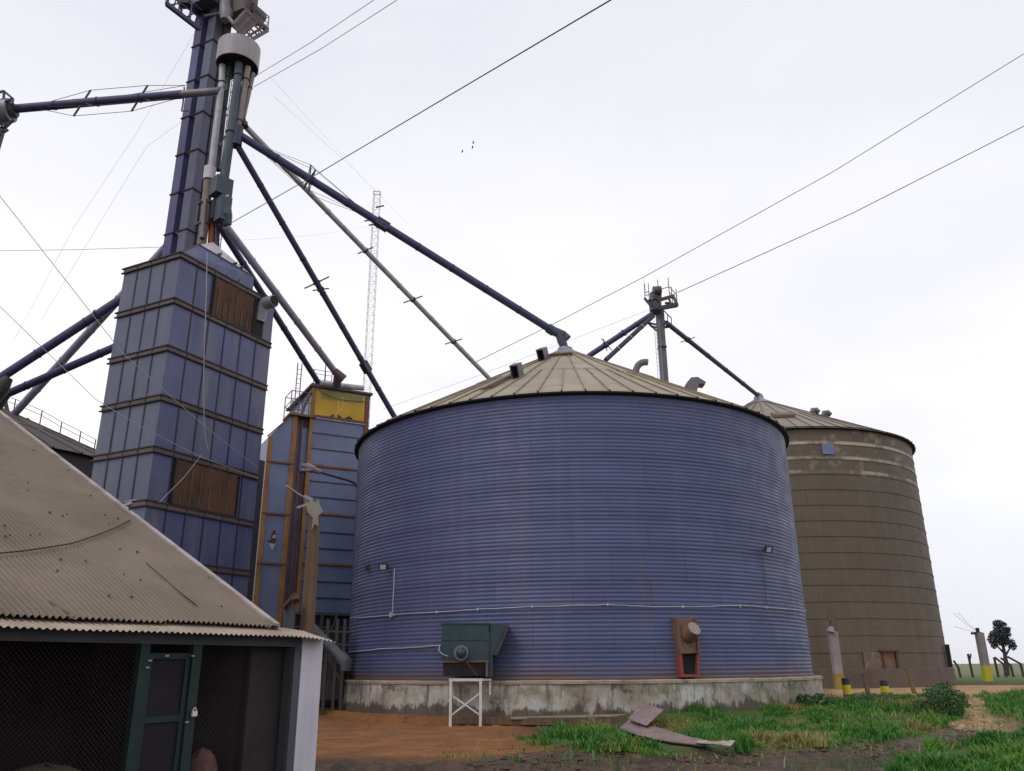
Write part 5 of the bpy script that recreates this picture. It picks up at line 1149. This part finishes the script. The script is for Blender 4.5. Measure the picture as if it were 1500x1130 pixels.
def mesh_panel(s0, s1, z0, z1):
    mb = MB(); st = .058; L = z1-z0; r = .0015; n = int((s1-s0+L)/st)
    for sgn in (1, -1):
        for i in range(n):
            a = s0-L+i*st if sgn > 0 else s0+i*st
            pa, pb = (a, z0), (a+sgn*L, z1)
            # clip to [s0, s1]
            def clip(p, q):
                (x0, y0), (x1, y1) = p, q
                if x0 < s0: t = (s0-x0)/(x1-x0); x0, y0 = s0, y0+(y1-y0)*t
                if x0 > s1: t = (s1-x0)/(x1-x0); x0, y0 = s1, y0+(y1-y0)*t
                return x0, y0
            if max(pa[0], pb[0]) <= s0+.01 or min(pa[0], pb[0]) >= s1-.01: continue
            c_, d_ = clip(pa, pb), clip(pb, pa)
            if abs(c_[0]-d_[0]) < .01: continue
            mb.tube([sh(c_[0], WO+.04, c_[1]), sh(d_[0], WO+.04, d_[1])], r, 3, cap=False)
    mb.build('wire_mesh', M['wire'], shed)
mesh_panel(-.6, d0, GZ, ZF0); mesh_panel(d3, sP0-.13, GZ, ZF0)
# things lying inside behind the mesh
def heap(px, py, r, m, label, nm, cat):
    s_, z_ = wl(px, py, .85); q = sh(min(s_, 3.27), .85, GZ+r[2]*.9); mb = MB(); mb.blob(q, r, 9, .06); tag(mb.build(nm, m, None, loc=(q.x, q.y, GZ), smooth=60), label, cat)
heap(318, 1085, (.24, .26, .46), mat('dim_red_sack', (.20, .09, .07), (.07, .048, .048), 9, .9), 'dim reddish sack behind the mesh just right of the green door', 'sack', 'sack')
heap(70, 1090, (.8, .5, .46), M['interior_pile'], 'dim olive heap behind the mesh left of the green door', 'tarpaulin_heap', 'heap')
# things on the shed roof
def rp(px, py):                                    # pixel -> roof plane of the shed
    a = ray(px, py); n_ = Vector((-sn.x*KR, -sn.y*KR, 1)); p0 = roof_pt(0, 0); o = Vector((0, 0, EYE))
    return o+a*((p0-o).dot(n_)/a.dot(n_))+Vector((0, 0, .045))
cable('roof_cable', 'dark cable lying in a curve across the rusty shed roof', 'cable', [rp(-20, 818), rp(30, 813), rp(70, 807), rp(105, 801), rp(140, 789), rp(170, 777), rp(190, 766)], .011, M['fence_wood'])
mb = MB(); a, b_ = rp(213, 829), rp(262, 872); mb.bar(a, b_, .005, .012); mb.bar(rp(262, 872), rp(288, 893), .009, .016); mb.build('sheet_lap', M['rust'], shed)
q = roof_pt(sEnd, 0); cq = rp(189, 752); cc = thing('security_camera', 'small white security camera on the sloping edge of the shed roof', 'camera', cq)
mb = MB(); mb.bar(cq-Vector((0, 0, .05)), cq+Vector((0, 0, .10)), .025); mb.build('bracket', M['dark'], cc)
mb = MB(); mb.bar(cq+Vector((-.08, 0, .10)), cq+Vector((.08, -.08, .13)), .06, .055); mb.bar(cq+Vector((-.09, 0, .135)), cq+Vector((.10, -.085, .165)), .085, .012); mb.build('body', M['white_pipe'], cc)
mb = MB(); e = cq+Vector((.08, -.08, .13)); mb.tube([e, e+Vector((.02, -.01, 0))], .02, 10); mb.build('lens', M['black'], cc)
# ------------------------------------------------------------------ small elevator behind the blue silo
EY = 60.0; eb = vert_pt(969, 500, EY)
el2 = thing('bucket_elevator', 'slender grey elevator tower with railed platform behind the blue silo roof', 'grain elevator', eb)
ez = P(964, 450, EY).z
def e2(px, py, dy=0): return P(px, py, EY+dy)
c1_ = eb+Vector((-.30, 0, 0))
mb = MB(); mb.obox(c1_-Vector((.0, .2, 0)), (.26, 0, 0), (0, .4, 0), (0, 0, ez)); mb.build('leg', M['leg_grey'], el2)
mb = MB(); mb.obox(c1_+Vector((.27, -.12, 0)), (.34, 0, 0), (0, .4, 0), (0, 0, ez)); mb.build('leg', M['vent'], el2)
mb = MB()
for k in range(9): mb.obox(c1_+Vector((-.03, -.25, 3.4*k+1.5)), (.68, 0, 0), (0, .6, 0), (0, 0, .06))
mb.build('flange', M['dark'], el2)
mb = MB(); q = e2(960, 450, -.3); mb.tube([q-Vector((-.1, 0, .6)), q-Vector((0, 0, .35)), q+Vector((0, 0, .35))], [.22, .48, .5], 14); mb.build('distributor', M['greenpipe'], el2, smooth=35)
mb = MB(); q = e2(959.5, 433.5, -.3); mb.box(q+Vector((.05, 0, -.05)), (.7, .7, .75), .3); mb.tube([q+Vector((-.18, -.4, .25)), q+Vector((.42, -.35, .3))], .36, 14); mb.box(q+Vector((-.12, -.4, -.05)), (.35, .1, .4)); mb.build('motor', M['band'], el2, smooth=40)
# platform
pa, pb, pc, pd = e2(950, 446, -1.2), e2(993, 448, -.6), e2(988, 436, 1.2), e2(958, 444, 1.2)
pb = e2(992, 447, -.8); pc = e2(986, 434, 1.5)
mb = MB(); mb.bar(e2(965, 452, -1), pb, .3, .3); mb.bar(pb, pc, .2); mb.bar(e2(962, 441, -.8), pc, .3); mb.bar(e2(974, 444, 0), e2(990, 446, 0), .15); mb.bar(e2(980, 438, 0), e2(984, 449, -.8), .14)
mb.bar(e2(944, 437, -1), e2(953, 448, -1), .16); mb.bar(e2(946, 441, -1), e2(956, 441, -1), .12); mb.bar(e2(951, 438, -1), e2(954, 448, -1), .12); mb.build('platform', M['dark'], el2)
mb = MB()
for (x, y, dy), h in (((992, 447, -.8), 1.4), ((981, 438, .8), 1.9), ((985, 444, 0), 1.4), ((945, 438, -1), 1.3), ((951, 437, -1), 1.3), ((965, 436, .8), 1.6)):
    q = e2(x, y, dy); mb.bar(q, q+Vector((0, 0, h)), .055)
for a, b_ in (((981, 420.5, .8), (992, 434, -.8)), ((962, 425, .8), (981, 420.5, .8)), ((981, 429, .8), (992, 440, -.8)), ((945, 429, -1), (951, 427, -1)), ((945, 433, -1), (951, 432, -1))): mb.bar(e2(*a), e2(*b_), .05)
mb.tube([e2(946, 428, -1), e2(943, 407, -1)], .012, 5); mb.build('railing', M['band'], el2)
mb = MB()
for (a, b_) in (((972, 480, 0), (984, 478, 0)), ((973, 471, .5), (983, 476, .5)), ((972, 480, 0), (973, 471, .5))): mb.bar(e2(*a), e2(*b_), .16)
for (a, b_) in (((973, 470, 0), (972, 455, 0)), ((984, 478, 0), (983, 465, 0)), ((972, 455, 0), (983, 466, 0)), ((978, 461, 0), (978, 474, 0))): mb.bar(e2(*a), e2(*b_), .06)
mb.build('lower_platform', M['dark'], el2)
mb = MB()
for (a, b_) in (((949, 473, -.5), (962, 485, -.5)), ((949, 473, -.5), (962, 476, -.5)), ((953, 478, -.5), (962, 480, -.5))): mb.bar(e2(*a), e2(*b_), .12)
mb.build('lower_platform', M['dark'], el2)
mb = MB(); l0 = vert_pt(960, 500, EY-.8)
for o_ in (0, .4): mb.bar(l0+Vector((o_, 0, 4)), l0+Vector((o_, 0, ez-1.5)), .03)
for k in range(70): mb.bar(l0+Vector((0, 0, 4+.33*k)), l0+Vector((.4, 0, 4+.33*k)), .02)
mb.build('ladder', M['galv'], el2)
spout('short slate spout from the far elevator head ending behind the silo roof, upper of two', e2(956, 460, -.8), P(862, 522, 60), .22, M['spout_blue'], rings=3, braces=((.72, .8, 1.2), (.74, .9, -.2), (.45, .6, .8)), mring=M['spout_dark'])
spout('short slate spout from the far elevator head ending behind the silo roof, steeper of two', e2(957, 463, -.8), P(887, 528, 57), .18, M['spout_dark'], rings=3, mring=M['galv_pale'])
sq = Vector((S2.x, S2.y, zz2(.5)+.6))
T_, p, q, d, sdd, nr = spout('violet spout from the far elevator down to the peak of the brown silo', e2(976, 473, -.4), sq, .20, M['spout_blue'], rings=4, mring=M['spout_dark'], braces=((.2, .65, .1),))
mb = MB(); mb.tube([q-d*.3, q+Vector((.1, 0, 0)), q+Vector((.1, 0, -.5))], [.3, .33, .3], 12); mb.build('elbow', M['galv'], T_, smooth=45)
# ------------------------------------------------------------------ radio mast
my = 95.0; m0, m1 = P(544, 480, my), P(552.5, 283, my); mbse = Vector((m1.x, my, 0))
mast = thing('radio_mast', 'thin distant lattice mast standing against the pale sky', 'mast', mbse)
mb = MB(); w = .42; hT = m1.z
for i, (sx, sy) in enumerate(cor): mb.bar(mbse+Vector((sx*w, sy*w, 0)), mbse+Vector((sx*w, sy*w, hT)), .035)
k = 0; z = 0
while z < hT-1:
    for i in range(4):
        a, b_ = cor[i], cor[(i+1) % 4]; mb.bar(mbse+Vector((a[0]*w, a[1]*w, z)), mbse+Vector((b_[0]*w, b_[1]*w, z+1.1)), .018); mb.bar(mbse+Vector((a[0]*w, a[1]*w, z)), mbse+Vector((b_[0]*w, b_[1]*w, z)), .022)
    z += 1.1
for i in range(4): a, b_ = cor[i], cor[(i+1) % 4]; mb.bar(mbse+Vector((a[0]*w, a[1]*w, hT)), mbse+Vector((b_[0]*w, b_[1]*w, hT)), .07)
mb.build('frame', M['galv'], mast)
mb = MB()
for z_, dx in ((P(552, 307, my).z, .5), (P(552, 333, my).z, -.3), (P(550, 327, my).z, -.9)): mb.bar(mbse+Vector((dx-.5, -.5, z_)), mbse+Vector((dx+.6, -.5, z_+.25)), .14)
mb.bar(mbse+Vector((-.4, -.5, P(552, 327, my).z+.5)), mbse+Vector((.3, -.5, P(552, 332, my).z-.5)), .12); mb.build('antenna', M['dark'], mast)
# ------------------------------------------------------------------ overhead cables
cable('overhead_cable', 'long dark cable running from the elevator up to the top centre of the sky', 'cable', [P(326, 334, 35), P(470, 252, 27), P(660, 139, 20), P(900, -3, 14), P(1000, -62, 12)], .017, M['cable'], 'overhead cables')
cable('overhead_cable', 'upper of the two cables crossing the right side of the sky', 'cable', [P(1560, 45, 42), P(1500, 79, 43), P(1220, 252, 48), P(945, 405, 54), P(820, 470, 57), P(690, 534, 61)], .022, M['cable'], 'overhead cables')
cable('overhead_cable', 'lower cable at right ending at the platform of the far elevator', 'cable', [P(1560, 152, 48), P(1500, 185, 49), P(1250, 312, 54), P(992, 429, 59.5)], .028, M['cable'], 'overhead cables')
cable('overhead_cable', 'cable leaving the far elevator head to the left behind the blue silo peak', 'cable', [P(956, 452, 59), P(860, 489, 60), P(700, 551, 62), P(560, 600, 64)], .011, M['cable_pale'], 'overhead cables')
cable('overhead_cable', 'upper of the two thin cables rising right from the pale distributor drum', 'cable', [P(372, 113, 35.6), P(450, 66, 31), P(548, 0, 27), P(620, -48, 24)], .014, M['cable'], 'overhead cables')
cable('overhead_cable', 'lower of the two thin cables rising right from the pale distributor drum', 'cable', [P(371, 128, 35.6), P(470, 72, 31), P(582, 0, 27), P(650, -44, 24)], .014, M['cable'], 'overhead cables')
cable('overhead_cable', 'thin level cable at left meeting the blue tower just above its roof', 'cable', [P(-20, 368, 34), P(110, 366, 35), P(246, 362, 36.5)], .010, M['cable'], 'overhead cables')
for lab, pts in (('faint guy wire slanting down from the drum towards the distant mast, upper one', [(395, 112, 37), (480, 205, 60), (552, 283, 94)]), ('faint guy wire slanting down from the drum past the distant mast, lower one', [(400, 140, 37), (520, 250, 60), (600, 330, 94)]),
                 ('faint wire crossing the sky between the elevator and the distant mast', [(330, 354, 36), (460, 345, 60), (550, 330, 94)]), ('faint wire falling from the left lattice tower spout to the dark silo', [(280, 168, 36), (215, 215, 38), (150, 320, 41), (60, 470, 46)]),
                 ('faint wire falling leftwards through the sky beside the elevator legs', [(290, 40, 37), (200, 195, 39), (110, 330, 42), (20, 500, 46)])):
    cable('guy_wire', lab, 'wire', [P(*q) for q in pts], .006, M['cable_pale'], 'faint guy wires in the sky')
# ------------------------------------------------------------------ posts on the right
def cpole(px, py_t, py_b, Y, r, m1, m2, frac, label, extra=None):
    b_ = P(px, py_b, Y); zt_ = P(px, py_t, Y).z; g = Vector((b_.x, b_.y, gz(b_.x, b_.y)-.05)); T = thing('concrete_pole', label, 'pole', g)
    zc = g.z+(zt_-g.z)*frac
    mb = MB(); mb.bar((g.x, g.y, zc), (g.x, g.y, zt_), r*2, r*1.7, (0, 1, 0)); mb.build('shaft', m1, T)
    mb = MB(); mb.bar((g.x, g.y, g.z), (g.x, g.y, zc), r*2.12, r*1.82, (0, 1, 0)); mb.build('painted_base', m2, T)
    return T, Vector((g.x, g.y, zt_))
T, tp = cpole(1230, 925, 1006, 60, .28, M['conc_pole'], M['yellow_dull'], .28, 'grey concrete pole with dull yellow base before the brown silo, left end')
mb = MB(); mb.bar(tp+Vector((.12, 0, -.2)), tp+Vector((.12, 0, 1.15)), .42, .3, (0, 1, 0)); mb.bar(tp+Vector((-.15, -.1, .7)), tp+Vector((-.12, -.1, 1.2)), .2); mb.build('stub', M['conc_brown'], T)
mb = MB(); mb.tube([tp+Vector((-.2, -.2, -.05)), tp+Vector((-.1, -.2, .3))], [.3, .15], 8); mb.build('cap', M['conc_pole'], T)
T, tp = cpole(1447, 927, 996, 82, .32, M['conc_pole'], M['yellow_paint'], .32, 'leaning-looking concrete pole with bright yellow base by the fence at right')
mb = MB()
for dx, dz in ((-2.1, 1.8), (-1.7, 1.9), (-2.3, .6)): mb.tube([tp, tp+Vector((dx*.5, 0, dz*.42)), tp+Vector((dx, 0, dz))], .014, 5)
mb.build('loose_wire', M['cable'], T)
mb = MB(); mb.bar(tp+Vector((-.75, 0, -.05)), tp+Vector((.2, 0, -.05)), .22); mb.bar(tp+Vector((-.1, 0, 0)), tp+Vector((-.1, 0, .45)), .25); mb.build('bracket', M['fence_wood'], T)
def bollard(px, py_t, py_b, Y, label):
    b_ = P(px, py_b, Y); g = Vector((b_.x, b_.y, gz(b_.x, b_.y)-.03)); zt_ = P(px, py_t, Y).z; T = thing('bollard', label, 'bollard', g, 'yellow and black bollards'); H = zt_-g.z; r = .20
    mb = MB(); mb.tube([g+Vector((0, 0, H*.70)), g+Vector((0, 0, H)), g+Vector((0, 0, H+.02))], [r, r, r*.6], 14); mb.build('black_top', M['dark'], T, smooth=40)
    mb = MB(); mb.tube([g+Vector((0, 0, H*.25)), g+Vector((0, 0, H*.70))], r*1.02, 14); mb.build('yellow_band', M['yellow_paint'], T, smooth=40)
    mb = MB(); mb.tube([g, g+Vector((0, 0, H*.25))], r, 14); mb.build('black_foot', M['dark'], T, smooth=40)
bollard(1242, 994, 1022, 43, 'yellow banded bollard nearest the corner of the concrete plinth')
bollard(1298, 997, 1023, 43, 'yellow banded bollard standing right of the pale wooden stake')
def stake(px, py_t, py_b, Y, lean, label):
    b_ = P(px, py_b, Y); g = Vector((b_.x, b_.y, gz(b_.x, b_.y)-.03)); zt_ = P(px, py_t, Y).z
    mb = MB(); mb.bar(g, Vector((g.x+lean, g.y, zt_-.06)), .20, .18, (0, 1, 0)); mb.bar(Vector((g.x+lean-.02, g.y, zt_-.06)), Vector((g.x+lean-.02, g.y, zt_)), .26, .22, (0, 1, 0)); tag(mb.build('stake', M['stake'], None, loc=g), label, 'stake', 'wooden stakes before the brown silo')
stake(1272, 986, 1016, 46, -.1, 'pale topped wooden stake between the two yellow banded bollards'); stake(1339, 978, 1012, 50, -.2, 'leaning wooden stake right of the bollards in front of the brown silo')
# far fence posts with cranked tops
def fpost(px, py_t, py_b, cr_, label, vee=False):
    Y = 105; b_ = P(px, py_b, Y); g = Vector((b_.x, b_.y, -.1)); zt_ = P(px, py_t, Y).z; w = .21
    mb = MB(); zk = zt_-.75 if cr_ else zt_
    mb.bar(g, Vector((g.x-.1, g.y, zk)), w, w, (0, 1, 0))
    if cr_: mb.bar(Vector((g.x-.05, g.y, zk-.1)), Vector((g.x+cr_, g.y, zt_)), w*.9, w*.9, (0, 1, 0))
    if vee: mb.bar(Vector((g.x-.05, g.y, zt_-.9)), Vector((g.x+.25, g.y, zt_)), w*.6, w*.6, (0, 1, 0))
    tag(mb.build('fence_post', M['fence_wood'], None, loc=g), label, 'fence post', 'dark fence posts in the far field')
fpost(1406, 968, 985, -.5, 'short dark fence post with bent top next to the brown silo')
fpost(1424, 958, 985, 0, 'thin forked fence post between the brown silo and the yellow based pole', True)
fpost(1462, 963, 988, 0, 'straight dark fence post just right of the yellow based pole')
fpost(1474, 963, 988, -1.0, 'dark fence post with cranked top in front of the lone tree trunk')
fpost(1484, 964, 988, -1.1, 'dark fence post with cranked top just right of the lone tree trunk')
fpost(1499, 962, 988, -1.5, 'dark fence post with long cranked top at the right edge')
# lone tree
ty = 118; tb_ = P(1474, 985, ty); tg = Vector((tb_.x, tb_.y, -.05)); tree = thing('tree', 'lone dark tree standing in the flat field at the right edge', 'tree', tg)
def tp3(px, py, dy=0): return P(px, py, ty+dy)
mb = MB(); mb.tube([tg, tp3(1474, 972), tp3(1471, 955), tp3(1467, 935), tp3(1463, 918)], [.38, .3, .22, .16, .05], 9)
for a, b_, c_ in (((1472, 962), (1478, 952), (1483, 945)), ((1471, 957), (1462, 948), (1455, 940)), ((1469, 945), (1474, 935), (1477, 928)), ((1468, 940), (1460, 932), (1454, 928))): mb.tube([tp3(*a), tp3(*b_), tp3(*c_)], [.16, .1, .03], 6)
mb.build('trunk', M['fence_wood'], tree, smooth=50)
mb = MB()
for (x, y, rx, rz, n_) in ((1462, 914, .85, .65, 380), (1465, 922, 1.1, .8, 520), (1457, 929, .8, .6, 300), (1453, 937, .7, .8, 320), (1456, 945, .55, .65, 200), (1466, 932, 1.1, .9, 560), (1474, 930, .8, .7, 300), (1471, 940, .8, .8, 320), (1479, 941, .8, .75, 340), (1483, 947, .65, .65, 260), (1476, 922, .5, .4, 120), (1463, 941, .7, .6, 200), (1470, 915, .5, .4, 120)):
    leaves(mb, tp3(x, y, random.uniform(-.6, .6)), (rx*.82, rx*.9, rz*.82), int(n_*.8), .22)
mb.build('crown', LEAF2, tree)
# ------------------------------------------------------------------ scrap on the ground
def patch(near, far_, zfun, amp, pitch, name, m, label, cat, group=None):
    n = 28; rows = 9; vs, fs = [], []
    def along(lst, t): x = t*(len(lst)-1); i = min(int(x), len(lst)-2); return lst[i].lerp(lst[i+1], x-i)
    for i in range(n+1):
        a, b_ = along(near, i/n), along(far_, i/n)
        for j in range(rows*4+1):
            q = a.lerp(b_, j/(rows*4)); vs.append(q+Vector((0, 0, amp*math.sin(2*PI*j/4)+.02*noise.noise((i*.3, j*.1, 3.)))))
    m_ = rows*4+1
    for i in range(n):
        for j in range(rows*4): a = i*m_+j; fs.append((a, a+1, a+m_+1, a+m_))
    mb = MB(); mb.add(vs, fs); o = mb.build(name, m, None, loc=near[0], smooth=70); tag(o, label, cat, group)
    md = o.modifiers.new('thickness', 'SOLIDIFY'); md.thickness = .012
gA = lambda px, py, z: G(px, py, z)
patch([gA(908, 1068, -.02), gA(935, 1078, -.06), gA(975, 1087, -.1), gA(1030, 1093, -.1)], [gA(926, 1051, .12), gA(955, 1064, .05), gA(1000, 1078, .0), gA(1040, 1088, -.06)], None, .028, .1, 'corrugated_sheet', M['sheet'], 'long pinkish corrugated sheet lying on the grass before the plinth', 'metal sheet')
patch([gA(920, 1054, .16), gA(933, 1059, .14), gA(947, 1064, .10)], [gA(941, 1030, .45), gA(955, 1034, .42), gA(972, 1040, .36)], None, .024, .1, 'corrugated_sheet', M['sheet'], 'short pinkish corrugated sheet leaning up at the plinth, above the long sheet', 'metal sheet')
patch([gA(1018, 1089, -.05), gA(1050, 1091, -.03), gA(1070, 1094, 0.0)], [gA(1024, 1085, -.05), gA(1052, 1087, .0), gA(1077, 1085, .06)], None, .006, .1, 'metal_strip', M['sheet_pale'], 'narrow pale metal strip at the right end of the long corrugated sheet', 'metal strip')
mb = MB(); a, b_ = G(748, 1057, -.1), G(932, 1047, .06); a.z = -.0; b_.z = .05; mb.bar(a, b_, .16, .07); tag(mb.build('plank', M['plank'], None, loc=a), 'long pale plank lying on the ground against the plinth', 'plank')
mb = MB()
e = [SC+Vector((math.cos(a), math.sin(a), 0))*(RP+.74)+Vector((0, 0, -.10)) for a in [math.radians(x) for x in (244.5, 248, 252, 256, 260, 264)]]
for a, b_ in zip(e[:-1], e[1:]): mb.bar(a, b_+(b_-a)*.01, .16, .22)
tag(mb.build('timber_edging', M['wood'], None, loc=e[0]), 'low brown timber edging along the bare earth left of the white trestle stand', 'edging')
# ------------------------------------------------------------------ birds
def bird(p, d, label, grp, s=1.0, fly=False):
    d = Vector(d).normalized(); p = Vector(p); mb = MB()
    mb.tube([p-d*.17*s+Vector((0, 0, .07*s)), p-d*.08*s+Vector((0, 0, .10*s)), p+Vector((0, 0, .11*s)), p+d*.08*s+Vector((0, 0, .15*s)), p+d*.10*s+Vector((0, 0, .21*s)), p+d*.12*s+Vector((0, 0, .25*s)), p+d*.17*s+Vector((0, 0, .24*s))],
            [.015*s, .05*s, .075*s, .065*s, .04*s, .04*s, .006*s], 8)
    if fly:
        x = d.cross(Vector((0, 0, 1)))
        for sg in (-1, 1): mb.add([p+d*.07*s+Vector((0, 0, .13*s)), p-d*.07*s+Vector((0, 0, .13*s)), p-d*.1*s+x*.35*s*sg+Vector((0, 0, .3*s)), p+d*.05*s+x*.3*s*sg+Vector((0, 0, .3*s))], [(0, 1, 2, 3)])
    else: mb.tube([p+Vector((.02, 0, 0)), p+Vector((.02, 0, .06*s))], .01*s, 5)
    o = mb.build('pigeon', M['bird'], None, loc=p, smooth=70); tag(o, label, 'bird', grp)
for px, py, lab in ((320, 375, 'pigeon sitting on the sloping roof edge of the blue tower, leftmost of three'), (343, 388, 'pigeon sitting on the sloping roof edge of the blue tower, middle of three'), (353, 395, 'pigeon sitting on the sloping roof edge of the blue tower, rightmost of three')):
    s_ = t_hit(px, py)[0]; k = max(0, min(1, (px-291)/81)); bird(f0.lerp(f1, k)+Vector((0, 0, .03)), db, lab, 'pigeons on the roof of the blue tower', .8)
for px, lab in ((486, 'pigeon on the sill under the yellow panel, leftmost of four'), (497, 'pigeon on the sill under the yellow panel, second from left'), (508, 'pigeon on the sill under the yellow panel, third from left'), (513, 'pigeon on the sill under the yellow panel, rightmost of four')):
    s_ = fh(px, 612)[0]; bird(fs_(s_, y0-.02, .10), fd*random.choice((-1, 1)), lab, 'pigeons below the yellow panel', .75)
for px, py in ((677, 224), (692, 218), (693, 211)): bird(P(px, py, 70), (1, .3, 0), 'tiny dark bird flying in the open sky', 'birds flying in the sky', .7, True)
# ------------------------------------------------------------------ camera, sky, sun
cam = bpy.data.cameras.new('camera'); co = bpy.data.objects.new('camera', cam); C.objects.link(co)
from mathutils import Matrix
mw = Matrix(((CAM_R.x, CAM_U.x, -CAM_F.x, 0), (CAM_R.y, CAM_U.y, -CAM_F.y, 0), (CAM_R.z, CAM_U.z, -CAM_F.z, EYE), (0, 0, 0, 1)))
co.matrix_world = mw; cam.sensor_width = 36; cam.lens = FPX/1500*36; cam.clip_start = .05; cam.clip_end = 20000
sc = bpy.context.scene; sc.camera = co
SUN_EL, SUN_AZ = math.radians(50), math.radians(222)   # azimuth clockwise from +Y
sun = bpy.data.lights.new('sun', 'SUN'); sun.energy = .7; sun.angle = math.radians(18); sun.color = (1, .95, .88)
so = bpy.data.objects.new('sun', sun); C.objects.link(so)
dirv = Vector((math.sin(SUN_AZ)*math.cos(SUN_EL), math.cos(SUN_AZ)*math.cos(SUN_EL), math.sin(SUN_EL)))
so.rotation_euler = dirv.to_track_quat('Z', 'Y').to_euler(); so.location = dirv*60
w = bpy.data.worlds.new('World'); sc.world = w; w.use_nodes = True; nt = w.node_tree
bg = nt.nodes['Background']; bg.inputs['Strength'].default_value = .1
sky = nt.nodes.new('ShaderNodeTexSky'); sky.sky_type = 'NISHITA'; sky.sun_disc = False; sky.sun_elevation = SUN_EL; sky.sun_rotation = SUN_AZ
tc = nt.nodes.new('ShaderNodeTexCoord'); sx = nt.nodes.new('ShaderNodeSeparateXYZ'); nt.links.new(tc.outputs['Generated'], sx.inputs[0])
mp = nt.nodes.new('ShaderNodeMapping'); mp.inputs['Scale'].default_value = (1, 1, 2.6); nt.links.new(tc.outputs['Generated'], mp.inputs[0])
cl = noise_tex(nt, mp.outputs[0], 1.25, 5, .5)
# overcast layer: brightest in a broad band above the horizon, a little duller overhead and low down
el = ramp(nt, sx.outputs[2], .28, .80, 0, 1); lo = ramp(nt, sx.outputs[2], .0, .17, 1, 0)
c_ = mixc(nt, el, (12.6, 12.3, 12.4), (8.7, 8.7, 9.6)); c_ = mixc(nt, lo, c_, (8.4, 8.3, 9.2))
c_ = mixc(nt, ramp(nt, cl, .40, .64, 0, .6), c_, (8.5, 8.5, 9.4))
fin = mixc(nt, .9, sky.outputs[0], c_); nt.links.new(fin, bg.inputs['Color'])
sc.view_settings.view_transform = 'Standard'; sc.view_settings.look = 'None'; sc.view_settings.exposure = 0; sc.view_settings.gamma = 1
for o in list(bpy.data.objects):
    if '_abs' in o: del o['_abs']
